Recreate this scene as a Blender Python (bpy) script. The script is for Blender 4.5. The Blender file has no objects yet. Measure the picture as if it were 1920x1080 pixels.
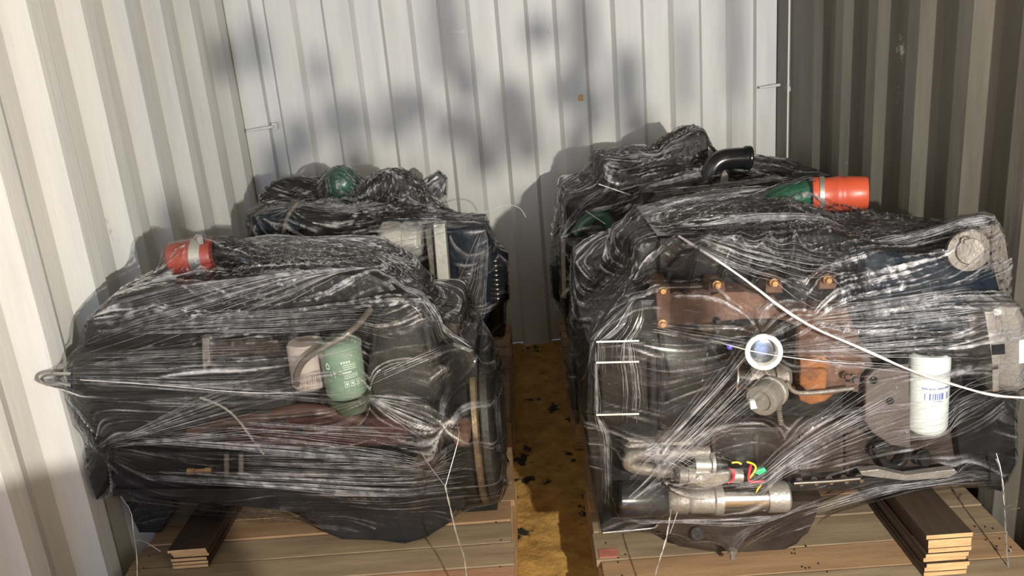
import bpy, bmesh, math, random
import numpy as np
from mathutils import Vector, Matrix
from mathutils.bvhtree import BVHTree
random.seed(7); rng = np.random.RandomState(11)
PI = math.pi
sc = bpy.context.scene
COL = sc.collection

# ------------------------------------------------------------------ camera
F, TH, RO, CX, D, H, YW = 1537.853, .2955815, -.0871402, .0236243, 3.7047268, 1.4103173, .0268463
def _basis():
    fw = Vector((0, math.cos(TH), -math.sin(TH))); r = Vector((1, 0, 0)); u = Vector((0, math.sin(TH), math.cos(TH)))
    r2 = math.cos(RO)*r + math.sin(RO)*u; u2 = -math.sin(RO)*r + math.cos(RO)*u
    R = Matrix.Rotation(YW, 3, 'Z')
    return R @ r2, R @ u2, R @ fw
RT, UP, FW = _basis()
CAM = Vector((CX, -D, H))
cd = bpy.data.cameras.new('camera'); cam = bpy.data.objects.new('camera', cd); COL.objects.link(cam)
M = Matrix((RT, UP, -FW)).transposed().to_4x4(); M.translation = CAM
cam.matrix_world = M
cd.sensor_width = 36; cd.lens = F*36/1920; cd.clip_start = .02; cd.clip_end = 100
sc.camera = cam
def at(px, py, Y):
    "point of the plane y=Y (metres) seen at a pixel of the photograph"
    d = FW + (px-960)/F*RT - (py-540)/F*UP
    return CAM + d*((Y-CAM.y)/d.y)
def mpp(px, py, Y):
    return (at(px, py, Y)-CAM).dot(FW)/F

# ------------------------------------------------------------------ world, lamps, exposure
w = bpy.data.worlds.new('world'); sc.world = w; w.use_nodes = True
w.node_tree.nodes['Background'].inputs[0].default_value = (.55, .68, 1, 1)
w.node_tree.nodes['Background'].inputs[1].default_value = .2
LAMP = Vector((.78, -4.15, 1.34))
ld = bpy.data.lights.new('work_lamp', 'POINT'); ld.energy = 335; ld.color = (1, .94, .82); ld.shadow_soft_size = .016
lo = bpy.data.objects.new('work_lamp_light', ld); lo.location = LAMP; COL.objects.link(lo)
ad = bpy.data.lights.new('door_daylight', 'AREA'); ad.shape = 'RECTANGLE'; ad.size = 2.2; ad.size_y = 2.2
ad.energy = 150; ad.color = (.62, .74, 1)
ao = bpy.data.objects.new('door_daylight', ad); ao.location = (0, -8.8, 1.25); ao.rotation_euler = (PI/2, 0, 0); COL.objects.link(ao)
vs = sc.view_settings
vs.view_transform = 'Standard'; vs.look = 'None'; vs.gamma = 1; vs.use_curve_mapping = False; vs.exposure = 0
sc.cycles.transparent_max_bounces = 16
sc.cycles.max_bounces = 8

# ------------------------------------------------------------------ materials
def nn(t, kind, **kw):
    n = t.nodes.new(kind)
    for k, v in kw.items():
        if k in n.inputs: n.inputs[k].default_value = v
        else: setattr(n, k, v)
    return n
MATS = {}
def mat(name, c1, c2=None, rough=.5, metal=0, scale=8, bump=0, bscale=40, detail=6, lo=.35, hi=.65, stretch=(1, 1, 1), coat=0, rvar=.15):
    if name in MATS: return MATS[name]
    m = bpy.data.materials.new(name); m.use_nodes = True; t = m.node_tree; MATS[name] = m
    b = t.nodes['Principled BSDF']
    tc = nn(t, 'ShaderNodeTexCoord'); mp = nn(t, 'ShaderNodeMapping'); mp.inputs['Scale'].default_value = stretch
    oi = nn(t, 'ShaderNodeObjectInfo'); ad_ = nn(t, 'ShaderNodeVectorMath', operation='ADD'); ml = nn(t, 'ShaderNodeVectorMath', operation='SCALE')
    cb = nn(t, 'ShaderNodeCombineXYZ')
    t.links.new(oi.outputs['Random'], cb.inputs[0]); t.links.new(oi.outputs['Random'], cb.inputs[2])
    t.links.new(cb.outputs[0], ml.inputs[0]); ml.inputs['Scale'].default_value = 17
    t.links.new(tc.outputs['Object'], mp.inputs[0])
    t.links.new(mp.outputs[0], ad_.inputs[0]); t.links.new(ml.outputs[0], ad_.inputs[1])
    no = nn(t, 'ShaderNodeTexNoise', Scale=scale, Detail=detail, Roughness=.6)
    t.links.new(ad_.outputs[0], no.inputs['Vector'])
    mr = nn(t, 'ShaderNodeMapRange'); mr.inputs[1].default_value = lo; mr.inputs[2].default_value = hi
    t.links.new(no.outputs[0], mr.inputs[0])
    mx = nn(t, 'ShaderNodeMix', data_type='RGBA')
    mx.inputs[6].default_value = (*c1, 1); mx.inputs[7].default_value = (*(c2 or c1), 1)
    t.links.new(mr.outputs[0], mx.inputs[0]); t.links.new(mx.outputs[2], b.inputs['Base Color'])
    b.inputs['Metallic'].default_value = metal
    rr = nn(t, 'ShaderNodeMapRange'); rr.inputs[3].default_value = max(.03, rough-rvar); rr.inputs[4].default_value = min(1, rough+rvar)
    t.links.new(no.outputs[0], rr.inputs[0]); t.links.new(rr.outputs[0], b.inputs['Roughness'])
    if coat: b.inputs['Coat Weight'].default_value = coat; b.inputs['Coat Roughness'].default_value = .1
    if bump:
        n2 = nn(t, 'ShaderNodeTexNoise', Scale=bscale, Detail=5); t.links.new(ad_.outputs[0], n2.inputs['Vector'])
        bp = nn(t, 'ShaderNodeBump', Strength=bump, Distance=.004); t.links.new(n2.outputs[0], bp.inputs['Height'])
        t.links.new(bp.outputs[0], b.inputs['Normal'])
    return m
black = mat('black_paint', (.010, .010, .011), (.022, .021, .02), .38, 0, 14, .3, 60)
blackg = mat('black_gloss', (.008, .009, .011), (.02, .02, .022), .2, 0, 9)
dark = mat('dark_grey_cast', (.02, .02, .02), (.045, .041, .037), .5, .2, 12, .5, 90)
brown = mat('brown_dusty_cast', (.022, .016, .013), (.06, .043, .033), .6, .1, 7, .5, 70)
plateb = mat('grey_brown_plate', (.09, .07, .065), (.13, .105, .095), .6, .1, 8, .3, 80)
maroon = mat('maroon_cast', (.035, .011, .01), (.06, .022, .018), .5, .1, 9, .4, 70)
navy = mat('dark_blue_paint', (.006, .012, .022), (.015, .022, .032), .3, 0, 9, .3, 60)
rust = mat('rust_brown', (.085, .042, .028), (.15, .082, .056), .8, 0, 22, .5, 120)
orust = mat('orange_rust', (.32, .12, .032), (.16, .065, .03), .85, 0, 30, .9, 90)
alu = mat('cast_aluminium', (.42, .40, .37), (.30, .28, .255), .42, .55, 18, .4, 120)
alud = mat('dull_aluminium', (.26, .235, .205), (.16, .14, .12), .5, .4, 22, .5, 110)
steel = mat('bright_steel', (.62, .62, .62), (.45, .44, .42), .22, 1, 10, 0, rvar=.08)
brightalu = mat('bright_bare_metal', (.75, .74, .70), (.55, .54, .5), .38, .25, 20, .3, 80)
zinc = mat('zinc_steel', (.6, .62, .58), (.5, .5, .45), .35, .8, 10)
brass = mat('brass_bolt', (.55, .36, .17), (.38, .22, .1), .4, .8, 30)
bronze = mat('tarnished_bronze', (.30, .23, .14), (.10, .075, .05), .42, .7, 24, .4, 60)
orange = mat('orange_silicone', (.50, .078, .034), (.42, .064, .03), .38, 0, 10, .1, 60)
orange2 = mat('red_silicone', (.38, .055, .035), (.32, .05, .03), .4, 0, 10, .1, 60)
greenp = mat('green_paint', (.02, .13, .07), (.01, .05, .03), .3, 0, 16)
greenf = mat('green_filter_paint', (.17, .26, .19), (.21, .30, .23), .4, 0, 6)
pinkf = mat('dusty_pink_grey', (.42, .34, .31), (.50, .43, .40), .6, 0, 14, .2, 60)
whitef = mat('white_filter_paint', (.70, .78, .75), (.66, .73, .70), .35, 0, 6)
whiteg = mat('white_gasket', (.9, .9, .84), (.85, .85, .78), .4, 0, 10)
bluei = mat('blue_ink', (.10, .14, .45), None, .5)
whitei = mat('white_ink', (.62, .75, .68), None, .5)
redw = mat('red_wire', (.7, .03, .05), None, .35)
yelw = mat('yellow_wire', (.75, .6, .04), None, .35)
grnw = mat('green_tape', (.04, .45, .22), None, .35)
blkw = mat('black_rubber', (.012, .012, .012), None, .4)
bluec = mat('blue_cap', (.1, .08, .5), None, .4)
wirem = mat('galvanised_wire', (.62, .6, .56), (.4, .38, .35), .35, .8, 40)
filmline = mat('film_pleat', (.62, .62, .66), (.25, .25, .27), .2, 0, 30, lo=.4, hi=.6)
_t = filmline.node_tree; _m = nn(_t, 'ShaderNodeMixShader', Fac=.5); _x = nn(_t, 'ShaderNodeBsdfTransparent')
_t.links.new(_x.outputs[0], _m.inputs[1]); _t.links.new(_t.nodes['Principled BSDF'].outputs[0], _m.inputs[2]); _t.links.new(_m.outputs[0], _t.nodes['Material Output'].inputs[0])
filmrope = mat('gathered_film', (.72, .70, .72), (.5, .49, .51), .25, 0, 60, .3, 200)
wood = mat('pallet_pine', (.38, .245, .135), (.22, .13, .07), .7, 0, 4, .2, 60, stretch=(1, 9, 9), lo=.3, hi=.75)
woodg = mat('grey_pine', (.33, .25, .16), (.17, .12, .075), .75, 0, 4, .2, 60, stretch=(1, 9, 9), lo=.3, hi=.75)
woodp = mat('pink_pine', (.40, .23, .14), (.28, .14, .08), .7, 0, 4, .35, 60, stretch=(1, 9, 9), lo=.3, hi=.75)
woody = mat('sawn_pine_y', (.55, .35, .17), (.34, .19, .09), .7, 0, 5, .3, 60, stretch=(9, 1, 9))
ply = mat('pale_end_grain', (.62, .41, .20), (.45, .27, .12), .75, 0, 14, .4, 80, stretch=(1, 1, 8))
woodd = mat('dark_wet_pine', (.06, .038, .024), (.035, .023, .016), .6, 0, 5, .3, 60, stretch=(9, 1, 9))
dglass = mat('dark_mirror', (.10, .11, .13), None, .12, .8)
redpaint = mat('red_stain', (.34, .10, .08), (.42, .2, .13), .8, 0, 20)
nailm = mat('nail', (.03, .025, .02), None, .5, .5)
leafm = mat('shade_leaf', (.05, .10, .03), (.08, .14, .05), .5)
bark = mat('bark', (.10, .07, .045), (.06, .04, .03), .9)

for _k in (black, dark, brown, maroon, navy): _k.node_tree.nodes['Principled BSDF'].inputs['Specular IOR Level'].default_value = .22
def wall_mat(name, base, dirt, seed, vertical=True):
    m = bpy.data.materials.new(name); m.use_nodes = True; t = m.node_tree; b = t.nodes['Principled BSDF']
    tc = nn(t, 'ShaderNodeTexCoord')
    mp = nn(t, 'ShaderNodeMapping'); mp.inputs['Scale'].default_value = (7, 7, 1.0); mp.inputs['Location'].default_value = (seed, seed, seed)
    t.links.new(tc.outputs['Object'], mp.inputs[0])
    n1 = nn(t, 'ShaderNodeTexNoise', Scale=1.6, Detail=6, Roughness=.55); t.links.new(mp.outputs[0], n1.inputs['Vector'])
    r1 = nn(t, 'ShaderNodeMapRange'); r1.inputs[1].default_value = .42; r1.inputs[2].default_value = .8
    t.links.new(n1.outputs[0], r1.inputs[0])
    x1 = nn(t, 'ShaderNodeMix', data_type='RGBA'); x1.inputs[6].default_value = (*base, 1); x1.inputs[7].default_value = (*dirt, 1)
    t.links.new(r1.outputs[0], x1.inputs[0])
    # rust and scuffs
    n2 = nn(t, 'ShaderNodeTexNoise', Scale=9, Detail=8, Roughness=.7); t.links.new(tc.outputs['Object'], n2.inputs['Vector'])
    r2 = nn(t, 'ShaderNodeMapRange'); r2.inputs[1].default_value = .68; r2.inputs[2].default_value = .76; r2.inputs[4].default_value = .6
    t.links.new(n2.outputs[0], r2.inputs[0])
    x2 = nn(t, 'ShaderNodeMix', data_type='RGBA'); x2.inputs[7].default_value = (.30, .27, .24, 1)
    t.links.new(r2.outputs[0], x2.inputs[0]); t.links.new(x1.outputs[2], x2.inputs[6])
    n3 = nn(t, 'ShaderNodeTexNoise', Scale=3.2, Detail=9, Roughness=.75); t.links.new(tc.outputs['Object'], n3.inputs['Vector'])
    r3 = nn(t, 'ShaderNodeMapRange'); r3.inputs[1].default_value = .66; r3.inputs[2].default_value = .69; r3.inputs[4].default_value = .8
    t.links.new(n3.outputs[0], r3.inputs[0])
    x3 = nn(t, 'ShaderNodeMix', data_type='RGBA'); x3.inputs[7].default_value = (.78, .78, .76, 1)
    t.links.new(r3.outputs[0], x3.inputs[0]); t.links.new(x2.outputs[2], x3.inputs[6])
    t.links.new(x3.outputs[2], b.inputs['Base Color'])
    b.inputs['Roughness'].default_value = .5; b.inputs['Specular IOR Level'].default_value = .35
    n4 = nn(t, 'ShaderNodeTexNoise', Scale=6, Detail=3); t.links.new(mp.outputs[0], n4.inputs['Vector'])
    bp = nn(t, 'ShaderNodeBump', Strength=.25, Distance=.006); t.links.new(n4.outputs[0], bp.inputs['Height']); t.links.new(bp.outputs[0], b.inputs['Normal'])
    return m
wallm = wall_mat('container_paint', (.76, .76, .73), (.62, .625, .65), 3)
walld = wall_mat('container_paint_dirt_shade', (.17, .16, .135), (.10, .09, .072), 5)  # dirt, with the right wall's shade darkened into the base colour

def floor_mat():
    m = bpy.data.materials.new('muddy_floor'); m.use_nodes = True; t = m.node_tree; b = t.nodes['Principled BSDF']
    tc = nn(t, 'ShaderNodeTexCoord')
    n1 = nn(t, 'ShaderNodeTexNoise', Scale=14, Detail=8, Roughness=.65); t.links.new(tc.outputs['Object'], n1.inputs['Vector'])
    cr = nn(t, 'ShaderNodeValToRGB'); t.links.new(n1.outputs[0], cr.inputs[0])
    e = cr.color_ramp.elements; e[0].position = .3; e[0].color = (.30, .15, .035, 1); e[1].position = .7; e[1].color = (.68, .40, .11, 1)
    mp = nn(t, 'ShaderNodeMapping'); mp.inputs['Scale'].default_value = (1, .8, 1); t.links.new(tc.outputs['Object'], mp.inputs[0])
    n2 = nn(t, 'ShaderNodeTexNoise', Scale=6.5, Detail=10, Roughness=.68); t.links.new(mp.outputs[0], n2.inputs['Vector'])
    r2 = nn(t, 'ShaderNodeMapRange'); r2.inputs[1].default_value = .58; r2.inputs[2].default_value = .61
    t.links.new(n2.outputs[0], r2.inputs[0])
    x = nn(t, 'ShaderNodeMix', data_type='RGBA'); x.inputs[7].default_value = (.022, .016, .011, 1)
    t.links.new(r2.outputs[0], x.inputs[0]); t.links.new(cr.outputs[0], x.inputs[6]); t.links.new(x.outputs[2], b.inputs['Base Color'])
    b.inputs['Roughness'].default_value = .85
    n3 = nn(t, 'ShaderNodeTexNoise', Scale=30, Detail=6, Roughness=.7); t.links.new(mp.outputs[0], n3.inputs['Vector'])
    bp = nn(t, 'ShaderNodeBump', Strength=.8, Distance=.012); t.links.new(n3.outputs[0], bp.inputs['Height']); t.links.new(bp.outputs[0], b.inputs['Normal'])
    return m
floorm = floor_mat()

def film_mat(name, haze, veil=.007, tint=(.52, .52, .56), rough=.045):
    m = bpy.data.materials.new(name); m.use_nodes = True; t = m.node_tree
    for n in list(t.nodes): t.nodes.remove(n)
    out = nn(t, 'ShaderNodeOutputMaterial')
    at_ = nn(t, 'ShaderNodeAttribute'); at_.attribute_name = 'streak'
    at2 = nn(t, 'ShaderNodeAttribute'); at2.attribute_name = 'haze'
    tr = nn(t, 'ShaderNodeBsdfTransparent'); tr.inputs[0].default_value = (.97, .97, .97, 1)
    gl = nn(t, 'ShaderNodeBsdfGlossy'); gl.inputs['Roughness'].default_value = rough; gl.inputs[0].default_value = (1, 1, 1, 1)
    df = nn(t, 'ShaderNodeBsdfDiffuse'); df.inputs[0].default_value = (*tint, 1)
    tl = nn(t, 'ShaderNodeBsdfTranslucent'); tl.inputs[0].default_value = (*tint, 1)
    dm = nn(t, 'ShaderNodeMixShader', Fac=.35); t.links.new(df.outputs[0], dm.inputs[1]); t.links.new(tl.outputs[0], dm.inputs[2])
    mr = nn(t, 'ShaderNodeMapRange'); mr.inputs[1].default_value = .42; mr.inputs[2].default_value = .98; mr.inputs[3].default_value = .0; mr.inputs[4].default_value = 1
    pw = nn(t, 'ShaderNodeMath', operation='POWER'); pw.inputs[1].default_value = 2.8
    t.links.new(mr.outputs[0], pw.inputs[0]); ps = nn(t, 'ShaderNodeMath', operation='MULTIPLY_ADD'); ps.inputs[1].default_value = haze; ps.inputs[2].default_value = veil; t.links.new(pw.outputs[0], ps.inputs[0])
    t.links.new(at_.outputs['Fac'], mr.inputs[0])
    mu = nn(t, 'ShaderNodeMath', operation='MULTIPLY'); t.links.new(ps.outputs[0], mu.inputs[0]); t.links.new(at2.outputs['Fac'], mu.inputs[1])
    a = nn(t, 'ShaderNodeMixShader'); t.links.new(mu.outputs[0], a.inputs[0]); t.links.new(tr.outputs[0], a.inputs[1]); t.links.new(dm.outputs[0], a.inputs[2])
    fr = nn(t, 'ShaderNodeFresnel', IOR=1.45)
    fm = nn(t, 'ShaderNodeMath', operation='MULTIPLY_ADD', use_clamp=True); t.links.new(fr.outputs[0], fm.inputs[0]); fm.inputs[2].default_value = .006
    gs = nn(t, 'ShaderNodeMath', operation='MULTIPLY_ADD'); t.links.new(mu.outputs[0], gs.inputs[0]); gs.inputs[1].default_value = 7.0; gs.inputs[2].default_value = .26; t.links.new(gs.outputs[0], fm.inputs[1])
    # fine wrinkles
    tc = nn(t, 'ShaderNodeTexCoord')
    mp = nn(t, 'ShaderNodeMapping'); mp.inputs['Scale'].default_value = (6, 6, 110); t.links.new(tc.outputs['Object'], mp.inputs[0])
    n1 = nn(t, 'ShaderNodeTexNoise', Scale=2.2, Detail=4, Distortion=1.2); t.links.new(mp.outputs[0], n1.inputs['Vector'])
    n2 = nn(t, 'ShaderNodeTexNoise', Scale=95, Detail=2, Distortion=.4); t.links.new(tc.outputs['Object'], n2.inputs['Vector'])
    ab = nn(t, 'ShaderNodeMath', operation='MULTIPLY_ADD'); ab.inputs[1].default_value = .5; t.links.new(n2.outputs[0], ab.inputs[0]); t.links.new(n1.outputs[0], ab.inputs[2])
    bp = nn(t, 'ShaderNodeBump', Strength=.55, Distance=.004); t.links.new(ab.outputs[0], bp.inputs['Height'])
    t.links.new(bp.outputs[0], gl.inputs['Normal']); t.links.new(bp.outputs[0], fr.inputs['Normal'])
    g = nn(t, 'ShaderNodeMixShader'); t.links.new(fm.outputs[0], g.inputs[0]); t.links.new(a.outputs[0], g.inputs[1]); t.links.new(gl.outputs[0], g.inputs[2])
    t.links.new(g.outputs[0], out.inputs[0])
    return m
film = film_mat('stretch_film', .85)
film2 = film_mat('stretch_film_many_layers', .55, .05)

# ------------------------------------------------------------------ mesh helpers
class Root:
    "an Empty at a thing's base; pieces are collected for the film's obstacle mesh"
    def __init__(s, name, label, cat, loc, group=None, kind=None):
        s.o = bpy.data.objects.new(name, None); COL.objects.link(s.o); s.o.location = loc
        s.o.empty_display_size = .1
        s.o['label'] = label; s.o['category'] = cat
        if group: s.o['group'] = group
        s.loc = Vector(loc); s.geo = []; s.extra = []
def link(name, bm, m, parent=None, film_obst=True, smooth=False, label=None, kind=None, mats=None):
    root = parent if isinstance(parent, Root) else None
    par = root.o if root else parent
    # find world offset of the parent chain
    off = Vector((0, 0, 0)); q = par
    while q is not None: off += q.location; q = q.parent
    me = bpy.data.meshes.new(name)
    bmesh.ops.recalc_face_normals(bm, faces=bm.faces)
    if film_obst:
        rr = root
        if rr is None and par is not None: rr = ROOTS.get(top(par).name)
        if rr is not None:
            bm.verts.index_update()
            rr.geo.append(([v.co.copy() for v in bm.verts], [[v.index for v in f.verts] for f in bm.faces]))
    bmesh.ops.translate(bm, verts=bm.verts, vec=-off)
    bm.to_mesh(me); bm.free()
    for mm in (mats or [m]): me.materials.append(mm)
    if smooth:
        for p in me.polygons: p.use_smooth = True
        try: me.set_sharp_from_angle(angle=math.radians(38))
        except Exception: pass
    o = bpy.data.objects.new(name, me); COL.objects.link(o)
    if par is not None: o.parent = par
    if label: o['label'] = label
    if kind: o['kind'] = kind
    return o
def top(o):
    while o.parent is not None: o = o.parent
    return o
ROOTS = {}
def root(*a, **k):
    r = Root(*a, **k); ROOTS[r.o.name] = r; return r
def B(): return bmesh.new()
def box(bm, x0, x1, y0, y1, z0, z1, bev=0, rot=None, mi=0):
    r = bmesh.ops.create_cube(bm, size=1)
    vs_ = r['verts']
    for v in vs_:
        v.co = Vector(((x0+x1)/2 + v.co.x*(x1-x0), (y0+y1)/2 + v.co.y*(y1-y0), (z0+z1)/2 + v.co.z*(z1-z0)))
    if rot:
        c = Vector(((x0+x1)/2, (y0+y1)/2, (z0+z1)/2)); bmesh.ops.rotate(bm, verts=vs_, cent=c, matrix=rot)
    if bev:
        es = list({e for v in vs_ for e in v.link_edges})
        bmesh.ops.bevel(bm, geom=es, offset=bev, segments=2, affect='EDGES', profile=.5)
    return vs_
def lathe(bm, p0, axis, prof, n=24, cap=True):
    "prof: list of (distance along axis, radius)"
    a = Vector(axis).normalized(); s = a.orthogonal().normalized(); t = a.cross(s)
    rings = []
    for d, r in prof:
        rings.append([bm.verts.new(Vector(p0)+a*d+(s*math.cos(2*PI*k/n)+t*math.sin(2*PI*k/n))*max(r, 1e-5)) for k in range(n)])
    for A, C in zip(rings, rings[1:]):
        for k in range(n): bm.faces.new((A[k], A[(k+1) % n], C[(k+1) % n], C[k]))
    if cap:
        bm.faces.new(rings[0][::-1]); bm.faces.new(rings[-1])
def smoothpts(pts, it=2):
    pts = [Vector(p) for p in pts]
    for _ in range(it):
        q = [pts[0]]
        for a, b in zip(pts, pts[1:]): q += [a*.75+b*.25, a*.25+b*.75]
        q.append(pts[-1]); pts = q
    return pts
def tube(bm, pts, r, n=10, cap=True, it=2):
    pts = smoothpts(pts, it); N = len(pts)
    rr = r if callable(r) else (lambda u: r)
    up = None; rings = []
    for i, p in enumerate(pts):
        t = (pts[min(i+1, N-1)]-pts[max(i-1, 0)]).normalized()
        if up is None: up = t.orthogonal().normalized()
        up = (up-t*up.dot(t)).normalized(); s = t.cross(up); R = rr(i/(N-1))
        rings.append([bm.verts.new(p+(up*math.cos(2*PI*k/n)+s*math.sin(2*PI*k/n))*R) for k in range(n)])
    for A, C in zip(rings, rings[1:]):
        for k in range(n): bm.faces.new((A[k], A[(k+1) % n], C[(k+1) % n], C[k]))
    if cap: bm.faces.new(rings[0][::-1]); bm.faces.new(rings[-1])
ZMIN = .156
def prism(bm, pts, dy, bev=0):
    pts = [Vector((p[0], p[1], max(p[2], ZMIN))) for p in pts]
    "closed outline of points at their own depth, extruded dy metres away along Y"
    a = [bm.verts.new(p) for p in pts]; b = [bm.verts.new(Vector(p)+Vector((0, dy, 0))) for p in pts]
    n = len(a)
    f1 = bm.faces.new(a); f2 = bm.faces.new(b[::-1])
    for i in range(n): bm.faces.new((a[i], b[i], b[(i+1) % n], a[(i+1) % n]))
    if bev:
        es = list(f1.edges)
        bmesh.ops.bevel(bm, geom=es, offset=bev, segments=2, affect='EDGES', profile=.5)
def pp(px, Y):
    return [at(x, y, Y) for x, y in px]
def PR(name, px, Y, dy, m, R, bev=.006, **k):
    bm = B(); prism(bm, pp(px, Y), dy, bev); return link(name, bm, m, R, **k)
def CY(name, a, b, Y, rpx, m, R, Y2=None, prof=None, n=28, **k):
    "solid of revolution between two pixels; radii in pixels; prof = [(0..1, factor)]"
    p = at(*a, Y); q = at(*b, Y if Y2 is None else Y2); s = mpp(*a, Y); L = (q-p).length
    bm = B(); lathe(bm, p, q-p, [(u*L, f*rpx*s) for u, f in (prof or [(0, .93), (.03, 1), (.97, 1), (1, .93)])], n)
    return link(name, bm, m, R, smooth=True, **k)
def TU(name, px, Y, rpx, m, R, Ys=None, n=10, **k):
    Ys = Ys or [Y]*len(px)
    pts = [at(x, y, yy) for (x, y), yy in zip(px, Ys)]; s = mpp(*px[0], Ys[0])
    bm = B(); tube(bm, pts, rpx*s, n); return link(name, bm, m, R, smooth=True, **k)
def BOLT(px, Y, rpx, m, R, name='bolt', d=.012, **k):
    p = at(*px, Y); r = rpx*mpp(*px, Y); bm = B()
    lathe(bm, p+Vector((0, d*.5, 0)), (0, -1, 0), [(0, r*1.25), (d*.2, r*1.25), (d*.22, r*1.2)], 16)
    lathe(bm, p+Vector((0, d*.4, 0)), (0, -1, 0), [(0, r), (d*.75, r), (d, r*.85)], 6)
    return link(name, bm, m, R, **k)

# ------------------------------------------------------------------ structure
def struct(name, bm, m, **k):
    o = link(name, bm, m, None, False); o['kind'] = 'structure'; return o
W2 = 1.175; CH = 2.39; YD = -9.0
def corr_side(name, sx, x_mean, yc, pitch, m):
    # sx=+1: wall on the right, inner side faces -x.   profile in (Y, inward offset)
    prof = []
    k0 = int((YD-yc)/pitch)-2
    for k in range(k0, 4):
        c = yc+k*pitch
        # slope facing away from the door centred on c; before it the inner flat, after it the outer flat
        prof += [(c-.034, .018), (c+.034, -.018), (c+.034+.071, -.018), (c+.034+.071+.068, .018)]
    prof = [(y, o) for y, o in prof if YD <= y <= 0]
    prof = [(YD, prof[0][1])]+prof+[(0, prof[-1][1])]
    bm = B(); zs = (0, CH); rows = []
    for z in zs:
        rows.append([bm.verts.new((x_mean-sx*o, y, z)) for y, o in prof])
    for i in range(len(prof)-1): bm.faces.new((rows[0][i], rows[0][i+1], rows[1][i+1], rows[1][i]))
    o = struct(name, bm, m)
    return o
corr_side('wall_left', -1, -W2, -.947, .27, wallm)
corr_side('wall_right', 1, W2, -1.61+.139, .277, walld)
# end wall: trapezoid sheet between two flat corner posts
bm = B(); prof = [(-1.06, 0)]
xd = -1.03
prof = [(-1.09, .018)]
k = 0
while xd + k*.2475 < 1.02:
    c = xd+k*.2475
    prof += [(c-.008, .018), (c+.010, -.018), (c+.010+.108, -.018), (c+.028+.108, .018)]
    k += 1
prof = [q for q in prof if q[0] < 1.06]+[(1.065, .018)]
rows = [[bm.verts.new((x, o, z)) for x, o in prof] for z in (0, CH)]
for i in range(len(prof)-1): bm.faces.new((rows[0][i], rows[0][i+1], rows[1][i+1], rows[1][i]))
struct('wall_back', bm, wallm)
for nm, x0, x1 in (('trim_1', -1.19, -1.085), ('trim_2', 1.06, 1.148)):
    bm = B(); box(bm, x0, x1, -.035, .03, 0, CH, .004); struct(nm, bm, wallm)
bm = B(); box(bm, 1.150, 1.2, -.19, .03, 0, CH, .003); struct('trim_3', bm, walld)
bm = B(); tube(bm, [(1.146, -.20, 0), (1.146, -.20, CH)], .004, 6, it=0); struct('trim_4', bm, wallm)
# floor, uneven mud on the boards
bm = B()
nx, ny = 120, 260
xs = np.linspace(-1.2, 1.2, nx); ys = np.linspace(-3.2, .02, ny)
from mathutils import noise
g = [[bm.verts.new((x, y, .006*noise.fractal(Vector((x*9, y*9, 0)), .6, 2.2, 4)+.004*noise.noise(Vector((x*45, y*45, 3))) - .004)) for x in xs] for y in ys]
for j in range(ny-1):
    for i in range(nx-1): bm.faces.new((g[j][i], g[j][i+1], g[j+1][i+1], g[j+1][i]))
v = [bm.verts.new(c) for c in ((-1.2, YD, -.01), (1.2, YD, -.01), (1.2, -3.18, -.01), (-1.2, -3.18, -.01))]; bm.faces.new(v)
fl = struct('floor', bm, floorm)
for p in fl.data.polygons: p.use_smooth = True
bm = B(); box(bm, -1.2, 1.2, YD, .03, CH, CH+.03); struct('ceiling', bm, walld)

# ------------------------------------------------------------------ lashing rings and scuffs on the end wall
def lashing(label, px, sx):
    p = at(px[0], px[1], -.05)
    r = root('lashing_bar', label, 'lashing bar', p, group=None)
    bm = B(); s = mpp(*px, -.05)
    L = 48*s
    pts = [p+Vector((0, .02, 0)), p+Vector((0, -.02, 0)), p+Vector((sx*.3*L, -.03, -.002)), p+Vector((sx*L, -.034, -.006))]
    tube(bm, pts, lambda u: .0065 if u < .8 else .005, 8, it=1)
    link('bar', bm, wallm, r, smooth=True)
    bm = B(); box(bm, p.x-.012, p.x+.012, p.y+.0, p.y+.02, p.z-.014, p.z+.014, .003); link('weld_plate', bm, wallm, r)
lashing('short grey steel lashing bar welded to the left corner post of the end wall', (514, 237), -1)
lashing('short grey steel lashing bar welded to the right corner post beside the dark side wall', (1468, 157), -1)
def chip(label, px, m):
    bm = B(); pts = pp(px, -.020)
    a = [bm.verts.new(q) for q in pts]; b = [bm.verts.new(q+Vector((0, -.0012, 0))) for q in pts]
    bm.faces.new(a); bm.faces.new(b[::-1])
    for i in range(len(a)): bm.faces.new((a[i], b[i], b[(i+1) % len(a)], a[(i+1) % len(a)]))
    o = link('wall_mark', bm, m, None); o['label'] = label; o['category'] = 'wall mark'  # thin raised patch for a paint mark on the wall
    return o
chip('small orange spot on the back wall', [(1083, 189), (1085, 178), (1093, 176), (1094, 189)], mat('orange_spot', (.75, .38, .12)))
chip('thin white L-shaped paint scratch high on the back wall', [(849, 58), (866, 59), (867, 55), (871, 55), (872, 62), (849, 61)], mat('white_scratch', (.85, .85, .82)))
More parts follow.
